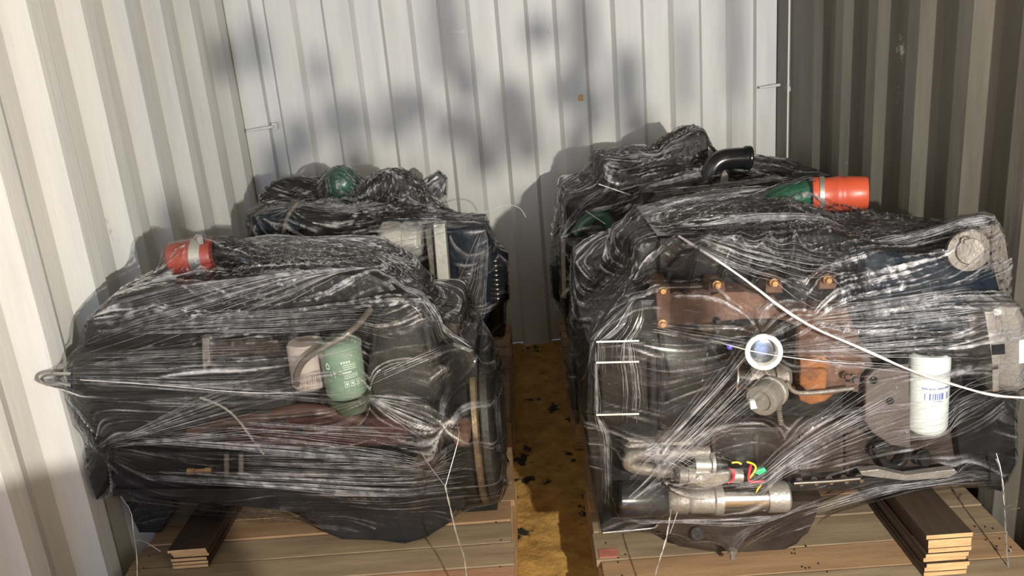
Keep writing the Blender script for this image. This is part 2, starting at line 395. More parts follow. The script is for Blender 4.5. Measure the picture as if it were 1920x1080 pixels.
#@@FRONT
# ------------------------------------------------------------------ pallets
PZ = .15
def pallet(label, x0, x1, y0, y1, seed, loc_group='engine pallets'):
    rr = random.Random(seed)
    R = root('wooden_pallet', label, 'pallet', ((x0+x1)/2, (y0+y1)/2, 0), group=loc_group)
    y = y0; i = 0
    while y < y1-.03:
        wd = rr.choice([.07, .095, .095, .12]); wd = min(wd, y1-y)
        dz = rr.uniform(-.0015, .0015); dx = rr.uniform(-.008, .006)
        bm = B(); vs_ = box(bm, x0+dx, x1+rr.uniform(-.006, .008), y+.0015, y+wd-.0015, PZ-.020+dz, PZ+dz, .0015)
        link('deck_board', bm, rr.choice([wood, woodg, woodp, wood]), R)
        y += wd+rr.choice([.001, .002, .005]); i += 1
    for xc in (x0+.045, (x0+x1)/2, x1-.045):
        bm = B(); box(bm, xc-.045, xc+.045, y0+.005, y1-.005, PZ-.042, PZ-.0215, .0015); link('stringer_board', bm, woody, R)
        for yc in (y0+.07, (y0+y1)/2, y1-.07):
            bm = B(); box(bm, xc-.043, xc+.043, yc-.06, yc+.06, .022, PZ-.0425, .003); link('block', bm, ply, R)
    for xc in (x0+.045, (x0+x1)/2, x1-.045):
        bm = B(); box(bm, xc-.05, xc+.05, y0, y1, .003, .0215, .0015); link('bottom_board', bm, woody, R)
    bm = B()
    for k in range(70):
        xx = rr.choice([x0+.03, x0+.055, (x0+x1)/2-.02, (x0+x1)/2+.02, x1-.03, x1-.06])+rr.uniform(-.012, .012); yy = rr.uniform(y0+.02, y1-.02)
        lathe(bm, (xx, yy, PZ-.002), (0, 0, 1), [(0, .0019), (.0035, .0019)], 6)
    link('nail_heads', bm, nailm, R, kind='stuff')
    return R
pallet('pine pallet under the front engine on the left, boards with nail holes', -1.10, -.085, -2.36, -1.32, 2)
PRt = pallet('pine pallet under the front engine on the right, with a red stained board end', .135, 1.135, -2.36, -1.42, 5)
bm = B(); box(bm, .136, .185, -1.94, -1.905, PZ-.001, PZ+.0022, .0008); link('red_stain', bm, redpaint, PRt, label='dull red paint stain on the board end')
pallet('pine pallet under the rear engine on the left, against the back wall', -1.10, -.09, -1.10, -.12, 8)
pallet('pine pallet under the rear engine on the right, against the back wall', .13, 1.13, -1.10, -.12, 11)

def timber(label, x0, x1, y0, y1, n, h, seed):
    rr = random.Random(seed)
    R = root('timber_stack', label, 'timber', ((x0+x1)/2, (y0+y1)/2, PZ), group=None)
    z = PZ+.003
    for k in range(n):
        dx = rr.uniform(-.004, .004); e = .012 if k == n-1 else 0
        hh = h/n
        bm = B(); box(bm, x0+dx-e*.4, x1+dx+e*.2, y0+rr.uniform(-.004, .004)-e*.4, y1, z+.0006, z+hh-.0006, .0012)
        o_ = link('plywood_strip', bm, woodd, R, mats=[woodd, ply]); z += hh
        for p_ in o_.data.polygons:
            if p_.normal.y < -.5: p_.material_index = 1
    return R
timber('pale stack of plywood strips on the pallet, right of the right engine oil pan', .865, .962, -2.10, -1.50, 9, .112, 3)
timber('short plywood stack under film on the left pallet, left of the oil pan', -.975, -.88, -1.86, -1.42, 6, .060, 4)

# ================================================================== front-left engine
Y0 = -1.88
L = root('diesel_engine', 'black engine in clear film at front left, green oil filter facing front', 'engine', (-.6, -1.6, PZ), group='film-wrapped engines')
R = L
bm = B(); box(bm, -1.03, -.17, -1.76, -1.36, .30, .74, .02); link('engine_block', bm, brown, R)
PR('cylinder_head', [(160, 605), (215, 562), (330, 538), (560, 520), (690, 512), (735, 530), (775, 575), (790, 640), (150, 655)], -1.82, .30, black, R, .015)
PR('valve_cover', [(330, 545), (360, 500), (440, 480), (560, 485), (690, 480), (725, 505), (735, 560), (720, 600), (340, 600)], -1.66, .22, blackg, R, .02)
o = PR('side_cover', [(134, 672), (150, 660), (545, 652), (562, 690), (548, 765), (360, 800), (205, 832), (152, 800), (132, 735)], -1.87, .14, dark, R, .01)
for k in range(7):
    y = 682+k*19
    bm = B(); a = at(150+k*4, y, -1.875); b = at(535, y-6, -1.875); tube(bm, [a, b], .0045, 6, it=0); link('rib', bm, dark, o)
TU('lifting_eye', [(134, 701), (100, 701), (80, 704), (76, 712), (84, 719), (110, 717), (134, 722)], -1.94, 3.4, steel, R, n=8)
# intake tube and red hose
TU('intake_pipe', [(392, 478), (430, 470), (470, 488), (520, 520), (600, 535), (690, 525), (720, 520)], -1.66, 25, blackg, R, Ys=[-1.66, -1.66, -1.66, -1.64, -1.6, -1.55, -1.5], n=20)
h = CY('intake_hose', (322, 487), (402, 478), -1.68, 31, orange2, R, prof=[(0, .86), (.04, .98), (.3, 1.0), (.55, 1.04), (.6, 1), (.93, 1), (1, .9)], label='red silicone hose')
CY('hose_clamp', (366, 481), (386, 480), -1.68, 33.5, zinc, h, prof=[(0, 1), (1, 1)])
bm = B(); box(bm, *(lambda p: (p.x-.008, p.x+.008, p.y-.008, p.y+.008, p.z-.008, p.z+.012))(at(378, 452, -1.70)), .002); link('clamp_screw', bm, steel, h)
# middle right block with an arched cover
PR('timing_cover', [(690, 560), (740, 548), (785, 560), (810, 600), (822, 660), (830, 760), (700, 770), (690, 700)], -1.84, .10, black, R, .015)
TU('cover_arch', [(700, 660), (705, 600), (740, 566), (780, 572), (800, 620), (808, 680)], -1.85, 6, blackg, R)
PR('crankcase_rail', [(205, 848), (860, 842), (880, 895), (870, 955), (560, 960), (230, 935), (205, 900)], -1.83, .36, black, R, .012)
PR('maroon_cover', [(420, 800), (560, 782), (760, 785), (775, 838), (420, 845)], -1.84, .08, maroon, R, .012)
for k, (x, y) in enumerate([(330, 830), (440, 815), (560, 808), (680, 800), (770, 795)]): BOLT((x, y), -1.845, 7, dark, R)
TU('coolant_pipe', [(355, 812), (420, 790), (500, 780), (560, 765), (610, 770), (680, 790)], -1.87, 11, mat('dark_rust', (.075, .032, .02), (.04, .02, .014), .7), R)
TU('fuel_pipe', [(375, 745), (420, 762), (450, 790), (470, 820), (495, 852)], -1.885, 3, alud, R)
CY('brass_fitting', (352, 884), (398, 882), -1.85, 7, brass, R, prof=[(0, 1), (.3, 1), (.32, .7), (.7, .7), (.72, 1), (1, 1)], n=6)
for x in (425, 452): CY('stud', (x, 850), (x, 892), -1.85, 5, alud, R)
# oil filters
f = CY('fuel_filter', (548, 645), (600, 720), -1.86, 30, pinkf, R, prof=[(0, .9), (.04, 1), (.9, 1), (1, .85)], label='dusty pink-grey fuel filter')
bpy.data.objects.remove(f)
p = at(572, 640, -1.87); q = at(584, 722, -1.87)
bm = B(); lathe(bm, p, q-p, [(0, .040), (.006, .045), ((q-p).length-.008, .045), ((q-p).length, .038)], 32)
f = link('fuel_filter', bm, pinkf, R, smooth=True, label='dusty pink-grey fuel filter')
def cylpatch(bm, p0, ax, r, a0, a1, d0, d1, n=8, out=.0008):
    ax = ax.normalized(); s = Vector((0, -1, 0)); s = (s-ax*s.dot(ax)).normalized(); t = ax.cross(s)
    # angle measured from the camera-facing side, positive towards +x
    if t.x < 0: t = -t
    v = []
    for d in (d0, d1):
        v.append([bm.verts.new(p0+ax*d+(s*math.cos(a0+(a1-a0)*k/n)+t*math.sin(a0+(a1-a0)*k/n))*(r+out)) for k in range(n+1)])
    for k in range(n): bm.faces.new((v[0][k], v[0][k+1], v[1][k+1], v[1][k]))
bm = B()
for k in range(9): cylpatch(bm, p, q-p, .045, .1+k*.12, .1+k*.12+random.uniform(.03, .07), .072, .094, 2)
link('printed_barcode', bm, mat('brown_ink', (.2, .14, .12)), f, False)
p = at(636, 640, -1.90); q = at(652, 742, -1.90); ax = q-p; Lf = ax.length; rf = .050
bm = B(); lathe(bm, p, ax, [(-.004, .040), (0, .046), (.004, rf+.001), (.010, rf+.001), (.012, rf-.001), (Lf*.9, rf-.002), (Lf*.96, rf-.008), (Lf, rf-.02)], 40)
f = link('oil_filter', bm, greenf, R, smooth=True, label='sage green oil filter with white print')
bm = B(); rf2 = rf-.0005
for k in range(4): cylpatch(bm, p, ax, rf2, .16+k*.12, .23+k*.12, .034, .039, 2)
for k in range(3): cylpatch(bm, p, ax, rf2, .22, .85, .043+k*.005, .0445+k*.005, 8)
cylpatch(bm, p, ax, rf2, .18, .6, .060, .063, 6)
for k in range(3): cylpatch(bm, p, ax, rf2, .22, .9, .067+k*.004, .0682+k*.004, 8)
for k in range(3):
    a = .2+k*.28
    for (a0, a1, d0, d1) in ((a, a+.2, .083, .0842), (a, a+.2, .096, .0972), (a, a+.02, .083, .097), (a+.18, a+.2, .083, .097), (a+.07, a+.14, .087, .093)):
        cylpatch(bm, p, ax, rf2, a0, a1, d0, d1, 3)
# worn letters D Y and a small crest
def stroke(a0, d0, a1, d1, wdt=.0016):
    n = 5
    for i in range(n):
        u = i/(n-1); aa = a0+(a1-a0)*u; dd = d0+(d1-d0)*u
        cylpatch(bm, p, ax, rf2, aa-.02, aa+.02, dd-wdt/2-.0012, dd+wdt/2+.0012, 1)
for seg in ((-.42, .058, -.42, .068), (-.42, .058, -.33, .063), (-.42, .068, -.33, .063), (-.24, .058, -.18, .063), (-.12, .058, -.18, .063), (-.18, .063, -.18, .069),
            (-.62, .042, -.52, .036), (-.52, .036, -.42, .042), (-.62, .042, -.60, .050), (-.42, .042, -.44, .050), (-.60, .050, -.44, .050)): stroke(*seg)
link('printed_text', bm, whitei, f, False)
CY('filter_base', (655, 738), (662, 768), -1.88, 42, mat('grimy_green', (.07, .10, .06), (.04, .05, .03), .5, 0, 20), R, prof=[(0, 1), (.4, .95), (.6, .7), (1, .65)])
PR('filter_bracket', [(600, 745), (690, 738), (690, 772), (640, 790), (600, 775)], -1.86, .1, brown, R, .006)
TU('breather_hose', [(695, 580), (660, 622), (610, 650), (572, 672), (555, 700), (556, 722)], -1.95, 6, mat('grey_brown_rubber', (.12, .105, .09), None, .5), R, Ys=[-1.85, -1.93, -1.95, -1.95, -1.94, -1.92], n=12)
# plug pointing out, lower right
c = at(812, 800, -1.86)
bm = B(); lathe(bm, c, (-.08, -1, -.28), [(0, .028), (.02, .028), (.022, .034), (.05, .034), (.052, .029), (.12, .027), (.125, .022), (.128, .012), (.121, .010)], 28)
g_ = link('drain_plug', bm, brown, R, smooth=True)
bm = B(); a = c+Vector((.075, 0, .0)); lathe(bm, a, (-.05, -1, -.2), [(0, .022), (.05, .022), (.06, .018)], 20); link('sensor', bm, rust, R, smooth=True)
bm = B(); lathe(bm, c+Vector((.03, 0, .04)), (0, -1, -.2), [(0, .03), (.06, .03), (.065, .02)], 20); link('bracket_boss', bm, black, R, smooth=True)
TU('hook', [(830, 708), (838, 700), (834, 688), (822, 686), (812, 694)], -1.86, 4, dark, R)
# flywheel housing
hc = Vector((-.125, -1.66, .425))
bm = B(); lathe(bm, hc-Vector((.10, 0, 0)), (1, 0, 0), [(0, .19), (.03, .22), (.062, .225), (.066, .21), (.085, .21)], 56); link('flywheel_housing', bm, black, R, smooth=True)
bm = B(); lathe(bm, hc-Vector((.032, 0, 0)), (1, 0, 0), [(0, .222), (.004, .228), (.016, .228), (.02, .222)], 72); fw_ = link('ring_gear', bm, bronze, R, smooth=True, label='tarnished bronze-coloured rim')
bm = B(); lathe(bm, hc-Vector((.008, 0, 0)), (1, 0, 0), [(0, .221), (.004, .225), (.02, .223), (.03, .205), (.032, .10), (.045, .095), (.047, .03)], 56); fy = link('flywheel', bm, dark, R, smooth=True)
for k in range(10):
    a = 2*PI*k/10; bm = B(); lathe(bm, hc+Vector((.024, math.cos(a)*.18, math.sin(a)*.18)), (1, 0, 0), [(0, .011), (.010, .011), (.012, .009)], 6); link('bolt', bm, dark, fy)
PR('bell_housing', [(820, 650), (850, 640), (890, 655), (895, 700), (892, 930), (860, 962), (830, 950), (838, 880), (845, 780), (828, 740)], -1.80, .18, black, R, .012)
# oil pan
PR('oil_pan', [(560, 940), (870, 935), (868, 955), (835, 968), (822, 1000), (800, 1014), (760, 1020), (640, 1017), (612, 1006), (596, 982), (585, 960), (560, 955)], -1.825, .34, blackg, R, .02)
PR('pan_flange', [(210, 918), (880, 915), (880, 930), (210, 932)], -1.845, .38, black, R, .003)
# left end : pulley and mounting foot
bm = B(); pc = at(150, 760, -1.62); lathe(bm, Vector((-1.09, -1.62, .52)), (1, 0, 0), [(0, .06), (.01, .085), (.02, .075), (.03, .085), (.04, .075), (.05, .085), (.055, .05), (.08, .05)], 32); link('belt_pulley', bm, dark, R, smooth=True)
PR('mounting_foot', [(165, 845), (200, 838), (205, 860), (200, 900), (180, 940), (170, 900)], -1.86, .22, dark, R, .006)
CY('mount_knob', (190, 832), (204, 836), -1.88, 15, black, R, prof=[(0, .6), (.2, 1), (.8, 1), (1, .6)])
PR('engine_foot', [(225, 925), (330, 925), (320, 960), (300, 1000), (260, 1000)], -1.7, .12, black, R, .006)
PR('engine_foot', [(870, 935), (935, 935), (935, 980), (870, 978)], -1.7, .12, black, R, .006)
# injector lines and covers on top to fold the film
for k in range(4):
    x = 440+k*85
    CY('injector', (x, 505), (x, 470), -1.58, 11, dark, R, prof=[(0, 1), (.5, 1), (.55, .6), (1, .5)])
PR('bracket_plate', [(378, 635), (392, 635), (394, 680), (380, 700)], -1.90, .02, alud, R, .002)
PR('bracket_plate', [(395, 642), (520, 636), (528, 662), (398, 668)], -1.885, .02, brown, R, .002)

# ================================================================== front-right engine
R = RR = root('diesel_engine', 'black engine in clear film at front right, bare orange hose and white oil filter', 'engine', (.63, -1.7, PZ), group='film-wrapped engines')
YF = -1.98
bm = B(); box(bm, .20, 1.10, -1.86, -1.50, .30, .76, .02); link('engine_block', bm, dark, R)
PR('cylinder_head', [(1235, 445), (1560, 438), (1620, 470), (1840, 520), (1850, 600), (1840, 650), (1235, 640)], -1.88, .36, blackg, R, .015)
o = PR('valve_cover', [(1235, 450), (1270, 425), (1400, 400), (1500, 395), (1560, 420), (1570, 470), (1240, 480)], -1.80, .30, black, R, .02)
for x in (1290, 1370, 1450, 1530): CY('cover_knob', (x, 425), (x, 400), -1.7, 12, dark, o)
# timing cover and belt pulleys, left end
PR('timing_cover', [(1102, 645), (1125, 625), (1200, 560), (1232, 560), (1236, 760), (1230, 900), (1160, 985), (1125, 985), (1100, 800)], -1.96, .30, black, R, .015)
for y0_, y1_ in ((640, 800),):
    PR('front_cover', [(1125, 650), (1210, 640), (1215, 770), (1160, 800), (1130, 790)], -1.985, .03, black, R, .004)
for y in (641, 680, 778):
    bm = B(); tube(bm, [at(1118, y, -1.992), at(1198, y-2, -1.992)], .0022, 6, it=0); link('reflection_line', bm, whiteg, R)  # tension reflections in the film, built as thin white rods
for x in (1222, 1240): TU('vertical_tube', [(x, 640), (x+2, 700), (x+2, 780)], -1.98, 5, black, R)
bm = B(); lathe(bm, Vector((.10, -1.70, .50)), (1, 0, 0), [(0, .06), (.01, .09), (.02, .08), (.03, .09), (.04, .08), (.05, .09), (.055, .05), (.09, .05)], 36); link('belt_pulley', bm, dark, R, smooth=True)
# exhaust manifold
o = PR('exhaust_manifold', [(1231, 552), (1300, 548), (1400, 548), (1452, 556), (1474, 580), (1480, 586), (1590, 580), (1600, 610), (1492, 612), (1448, 590), (1390, 598), (1262, 604), (1255, 618), (1232, 618)], -1.955, .10, rust, R, .008)
PR('manifold_port', [(1231, 535), (1256, 535), (1258, 560), (1256, 615), (1232, 617)], -1.965, .10, rust, o, .004)
for (x, y) in ((1345, 538), (1452, 532), (1553, 525)): PR('flange_lug', [(x-15, y-9), (x+14, y-9), (x+17, y+18), (x-17, y+18)], -1.955, .06, rust, o, .004)
for px in ((1243, 545), (1345, 535), (1452, 531), (1553, 525), (1243, 608)): BOLT(px, -1.975, 6.5, brass, R, label='brass-coloured manifold bolt')
BOLT((1345, 602), -1.965, 6, dark, R); BOLT((1282, 546), -1.95, 5, dark, R)
TU('injector_line', [(1250, 530), (1262, 500), (1300, 470), (1350, 455), (1380, 440)], -1.90, 4, dark, R)
for k in range(4): TU('injector_line', [(1290+k*60, 530), (1300+k*60, 500), (1310+k*60, 460), (1340+k*50, 440)], -1.905, 4, black, R)
PR('bracket_plate', [(1240, 620), (1290, 615), (1330, 640), (1320, 700), (1255, 705)], -1.95, .06, dark, R, .004)
PR('fuel_pump', [(1235, 665), (1330, 660), (1360, 690), (1380, 735), (1370, 775), (1260, 760), (1238, 730)], -1.93, .10, black, R, .01)
# turbo / rusty casting
PR('turbo_housing', [(1498, 610), (1560, 585), (1600, 600), (1618, 640), (1622, 690), (1614, 730), (1560, 745), (1500, 735), (1492, 690)], -1.96, .12, rust, R, .015)
PR('rust_block', [(1502, 692), (1548, 692), (1552, 700), (1550, 732), (1512, 733), (1500, 722)], -1.985, .04, orust, R, .006)
PR('rust_cap', [(1500, 672), (1550, 668), (1562, 690), (1502, 694)], -1.975, .04, orust, R, .004)
PR('rust_sump', [(1498, 740), (1565, 740), (1548, 754), (1520, 760), (1500, 752)], -1.975, .05, orust, R, .006)
TU('oil_line', [(1474, 716), (1486, 735), (1510, 738), (1560, 733), (1600, 728)], -2.0, 4.5, alud, R)
TU('oil_line', [(1478, 722), (1465, 745), (1460, 770), (1464, 795), (1480, 805)], -2.0, 3.5, mat('braided_hose', (.35, .33, .3), (.15, .14, .13), .4, .5, 60, .6, 200), R)
for k in range(10):
    q = at(1460+abs(k-2)*.6, 764+k*3.6, -2.0); bm = B(); lathe(bm, q, (0.1, 0, 1), [(0, .0055), (.0022, .0072), (.004, .0055)], 10); link('hose_ring', bm, alud, R)
BOLT((1604, 712), -1.99, 7, plateb, R); BOLT((1588, 705), -1.985, 6, rust, R)
PR('turbo_flange', [(1590, 640), (1625, 650), (1640, 690), (1622, 740), (1600, 735), (1612, 690)], -1.95, .05, plateb, R, .004)
# bright round port
c = at(1432, 660, -2.03); s = mpp(1432, 660, -2.03); d = (CAM-c).normalized(); d = (d+Vector((0, -1, 0))*1.2).normalized()
bm = B()
lathe(bm, c-d*.03, d, [(0, 26*s), (.026, 30*s), (.03, 35*s), (.034, 34*s), (.035, 26*s), (.028, 24.5*s), (.02, 24*s), (.0, 23*s)], 48, cap=False)
g_ = link('port_gasket', bm, whiteg, R, smooth=True, label='bright white ring gasket')
bm = B(); lathe(bm, c-d*.06, d, [(0, 30*s), (.03, 30*s), (.0302, 25*s), (.044, 24.3*s), (.0452, 20*s), (.0454, 8*s), (.0455, .001)], 40); link('mirror_cap', bm, dglass, g_, smooth=True, label='dark mirror-like cap')
# aluminium thermostat parts under it
CY('aluminium_cone', (1372, 708), (1402, 710), -1.97, 36, steel, R, prof=[(0, 1.0), (.1, 1.02), (.55, .72), (.6, .7), (1, .68)], n=32)
CY('pump_flange', (1402, 708), (1480, 706), -1.96, 22, alud, R, prof=[(0, 1), (.3, 1), (.32, .8), (.6, .8), (.62, 1.1), (.9, 1.1), (1, .8)])
c = at(1462, 722, -1.98); d = (at(1426, 752, -2.05)-c)
bm = B(); s = mpp(1440, 740, -2.0); Ld = d.length
lathe(bm, c, d, [(0, 16*s), (.3*Ld, 26*s), (.34*Ld, 30*s), (.45*Ld, 30*s), (.47*Ld, 27*s), (.62*Ld, 27*s), (.66*Ld, 30*s), (.95*Ld, 30*s), (Ld, 28*s), (Ld, 20*s), (.94*Ld, 19*s), (.94*Ld, 4*s), (1.0*Ld, 4*s)], 36)
g_ = link('thermostat_housing', bm, alu, R, smooth=True, label='cast aluminium cap, round face')
PR('gasket_tab', [(1406, 752), (1416, 752), (1420, 766), (1408, 768)], -2.05, .01, whiteg, R, .001)
bm = B(); s = mpp(1366, 650, -2.03); bmesh.ops.create_uvsphere(bm, u_segments=12, v_segments=8, radius=6*s); bmesh.ops.translate(bm, verts=bm.verts, vec=at(1368, 650, -2.03)); link('blue_plug', bm, bluec, R, smooth=True, label='small blue plastic plug')
TU('plug_stem', [(1368, 650), (1372, 660), (1380, 690)], -2.02, 3, dark, R, Ys=[-2.03, -2.0, -1.95])
# plate, white filter
PR('grey_plate', [(1640, 694), (1705, 686), (1708, 840), (1672, 836), (1636, 812), (1622, 790), (1624, 712)], -1.99, .012, plateb, R, .004)
for (x, y) in ((1638, 713), (1669, 752)):
    p_ = at(x, y, -1.993); bm = B(); lathe(bm, p_, (0, -1, 0), [(0, .0085), (.002, .0085), (.003, .006), (.0005, .006)], 14); link('plate_hole', bm, black, R, False)
p = at(1743, 676, -1.98); q = at(1737, 806, -1.98); ax = q-p; Lw = ax.length; rw = 35.5*mpp(1740, 740, -1.98)
bm = B(); lathe(bm, p, ax, [(-.02, rw*.8), (-.012, rw*.98), (0, rw), (Lw*.90, rw), (Lw*.95, rw*.95), (Lw*.985, rw*.82), (Lw, rw*.6)], 44)
f = link('oil_filter', bm, whitef, R, smooth=True, label='white oil filter with blue printed barcode')
bm = B(); random.seed(3)
mm = 1/1.0
for k, (a0, a1) in enumerate([(-.62, -.58), (-.40, -.33), (-.24, -.20), (-.14, -.08), (-.03, .01), (.07, .12), (.17, .20), (.22, .30), (.50, .55), (.60, .62)]):
    cylpatch(bm, p, ax, rw, a0, a1, .062, .078, 2)
for k in range(26):
    a0 = -.75+k*.055
    if k % 7 != 5: cylpatch(bm, p, ax, rw, a0, a0+.034, .048+.001*(k % 3), .0535-.001*(k % 2), 1)
for k in range(5): cylpatch(bm, p, ax, rw, -.2+k*.09, -.15+k*.09, .0805, .083, 1)
link('printed_barcode', bm, bluei, f, False)
CY('filter_head', (1744, 650), (1743, 676), -1.96, 40, dark, R, prof=[(0, .8), (.2, 1), (1, 1)])
# right end: aluminium housing with black square label
PR('alternator_housing', [(1846, 585), (1880, 572), (1915, 573), (1930, 600), (1930, 730), (1910, 740), (1862, 735), (1862, 680)], -2.0, .14, alu, R, .02)
PR('housing_rib', [(1846, 585), (1864, 583), (1880, 650), (1874, 735), (1862, 735), (1862, 660)], -2.015, .03, alu, R, .004)
PR('black_label', [(1859, 647), (1884, 645), (1885, 664), (1860, 666)], -2.0165, .002, blackg, R, .0005)
PR('brown_label', [(1860, 685), (1872, 684), (1872, 692), (1859, 694)], -2.0165, .002, maroon, R, .0005)
PR('white_label', [(1911, 638), (1926, 636), (1926, 680), (1911, 682)], -2.003, .002, whiteg, R, .0005)
bm = B(); lathe(bm, Vector((1.07, -1.74, .50)), (1, 0, 0), [(0, .2), (.02, .22), (.05, .22), (.06, .2)], 48); link('flywheel_housing', bm, black, R, smooth=True)
# lower crankcase, mount and rails
PR('crankcase', [(1240, 800), (1780, 800), (1850, 830), (1860, 895), (1840, 912), (1240, 938)], -1.92, .40, brown, R, .012)
for x in (1335, 1415, 1500, 1585, 1660): PR('crankcase_rib', [(x, 815), (x+7, 815), (x+9, 905), (x+1, 905)], -1.935, .03, brown, R, .003)
TU('mount_ring', [(1640, 838), (1668, 826), (1694, 836), (1700, 858), (1684, 874), (1660, 872), (1652, 856)], -1.96, 7, black, R, n=12)
BOLT((1733, 861), -1.95, 13, black, R, d=.02); BOLT((1648, 845), -1.95, 13, dark, R, d=.02); BOLT((1820, 895), -1.94, 6, alud, R)
o = PR('pan_flange', [(1478, 905), (1640, 896), (1830, 882), (1880, 890), (1880, 902), (1830, 898), (1640, 910), (1478, 920)], -1.96, .40, dark, R, .003)
for x in range(1500, 1640, 28): BOLT((x, 904-(x-1500)*.06), -1.97, 5, steel if x % 56 else dark, R, d=.02)
TU('fuel_rail', [(1488, 906), (1560, 902), (1612, 897)], -1.985, 4, steel, R)
PR('slotted_bracket', [(1612, 884), (1648, 880), (1700, 892), (1790, 880), (1796, 886), (1780, 896), (1700, 902), (1616, 892)], -1.985, .02, alu, R, .002)
PR('engine_mount', [(1785, 760), (1850, 745), (1905, 770), (1908, 870), (1880, 925), (1840, 915), (1800, 860)], -1.95, .2, black, R, .01)
PR('oil_pan', [(1190, 945), (1545, 938), (1540, 952), (1528, 972), (1515, 1000), (1498, 1026), (1470, 1040), (1400, 1046), (1330, 1042), (1270, 1030), (1240, 1005), (1226, 980), (1190, 975)], -1.965, .38, brown, R, .02)
TU('drain_plug', [(1308, 1000), (1308, 1001)], -1.972, 12, black, R, Ys=[-1.96, -1.99], n=14)
CY('drain_plug', (1374, 1030), (1374, 1047), -2.03, 7, alud, R, prof=[(0, 1.2), (.3, 1.2), (.32, .8), (1, .8)], n=6)
PR('mounting_foot', [(1126, 985), (1150, 970), (1228, 968), (1234, 985), (1228, 992), (1128, 1000)], -2.0, .12, black, R, .003)
TU('foot_edge', [(1130, 999), (1180, 994), (1228, 990), (1234, 982)], -2.005, 2.6, steel, R)
# starter motor
sm = CY('starter_motor', (1160, 938), (1250, 936), -2.03, 32, blackg, R, prof=[(0, .8), (.03, 1), (.9, 1), (1, .8)])
CY('starter_nose', (1250, 938), (1288, 938), -2.03, 25, alud, sm, prof=[(0, .8), (.2, 1), (1, 1)])
CY('gear_housing', (1282, 936), (1352, 934), -2.03, 27, alu, sm, prof=[(0, .6), (.1, .85), (.2, 1), (.75, 1), (.8, 1.12), (1, 1.12)])
CY('motor_body', (1352, 934), (1440, 932), -2.03, 25, steel, sm, prof=[(0, 1), (.02, 1), (1, 1)])
CY('end_cap', (1436, 932), (1477, 930), -2.03, 28, alu, sm, prof=[(0, 1), (.1, 1.03), (.9, 1.03), (1, .9)])
CY('solenoid', (1268, 890), (1300, 892), -2.05, 19, alud, sm, prof=[(0, .7), (.1, 1), (.4, 1), (.42, .85), (.6, .85), (.62, 1), (1, 1)])
CY('solenoid_body', (1302, 872), (1332, 872), -2.04, 15, zinc, sm)
CY('solenoid_flange', (1332, 870), (1338, 870), -2.04, 22, alu, sm, prof=[(0, 1), (1, 1)])
CY('solenoid_cap', (1338, 870), (1362, 871), -2.04, 13, black, sm, prof=[(0, 1), (.5, 1), (.52, .7), (1, .7)])
PR('starter_bracket', [(1296, 886), (1330, 884), (1340, 892), (1366, 884), (1372, 888), (1370, 904), (1340, 914), (1322, 916), (1298, 908)], -2.06, .03, alu, sm, .003)
BOLT((1314, 899), -2.065, 5.5, zinc, sm)
CY('copper_sleeve', (1366, 892), (1392, 892), -2.05, 13, alu, sm); CY('coil', (1392, 892), (1425, 892), -2.045, 14, black, sm)
TU('red_wire', [(1372, 880), (1376, 890), (1373, 902), (1366, 906)], -2.075, 1.6, redw, sm); TU('red_wire', [(1368, 878), (1378, 884), (1376, 898), (1370, 904)], -2.072, 1.6, redw, sm)
TU('red_wire', [(1408, 872), (1404, 888), (1403, 902), (1412, 904), (1432, 902)], -2.08, 2.4, redw, sm)
TU('yellow_wire', [(1372, 868), (1382, 866), (1390, 870)], -2.07, 1.8, yelw, sm); TU('yellow_wire', [(1400, 866), (1414, 870), (1418, 878), (1412, 888), (1406, 896)], -2.08, 2, yelw, sm)
TU('yellow_wire', [(1430, 908), (1422, 914), (1418, 924)], -2.075, 1.8, yelw, sm)
PR('green_tape', [(1416, 888), (1420, 882), (1434, 878), (1438, 884), (1424, 892)], -2.085, .008, grnw, sm, .002)
TU('black_cable', [(1424, 890), (1434, 886), (1438, 896), (1434, 908), (1428, 920), (1422, 926)], -2.078, 4.5, blkw, sm)
TU('coolant_hose', [(1330, 848), (1240, 850), (1190, 852), (1176, 864), (1182, 876), (1230, 882), (1268, 886)], -2.02, 12, alud, R, n=16)
PR('pipe_cover', [(1180, 832), (1300, 826), (1310, 850), (1300, 870), (1190, 872), (1170, 852)], -1.99, .06, alud, R, .015)
# upper back : orange hose, elbow, alternator group
p = at(1521, 366, -1.62); q = at(1627, 361, -1.66); s = mpp(1570, 362, -1.64)
bm = B(); Lh = (q-p).length
lathe(bm, p, q-p, [(0, 31*s), (.004, 34*s), (.12*Lh, 34*s), (.16*Lh, 31.5*s), (.4*Lh, 32*s), (.45*Lh, 33.5*s), (.52*Lh, 34*s), (.56*Lh, 31.5*s), (.62*Lh, 31.5*s), (.66*Lh, 32.5*s), (.97*Lh, 30*s), (Lh, 28.5*s), (Lh, 25*s), (.8*Lh, 24*s), (.8*Lh, 1e-4)], 44)
hs = link('intake_hose', bm, orange, R, smooth=True, film_obst=False, label='bare bright orange silicone hose')
bm = B(); lathe(bm, p+(q-p)*.15, q-p, [(0, 34.5*s), (.011, 34.8*s), (.012, 33*s)], 44); link('hose_clamp', bm, zinc, hs, film_obst=False, smooth=True)
bm = B(); k_ = p+(q-p)*.2+Vector((0, -.02, -33*s)); box(bm, k_.x-.012, k_.x+.012, k_.y-.01, k_.y+.01, k_.z-.009, k_.z+.006, .002); link('clamp_screw', bm, steel, hs, film_obst=False)
TU('intake_elbow', [(1522, 366), (1500, 368), (1472, 374), (1440, 392), (1415, 430)], -1.62, 29, greenp, R, n=24, label='dark green painted intake elbow')
CY('elbow_lip', (1510, 367), (1522, 366), -1.62, 33, blackg, R)
PR('maroon_casting', [(1520, 400), (1600, 395), (1620, 440), (1600, 470), (1540, 460)], -1.60, .16, maroon, R, .02)
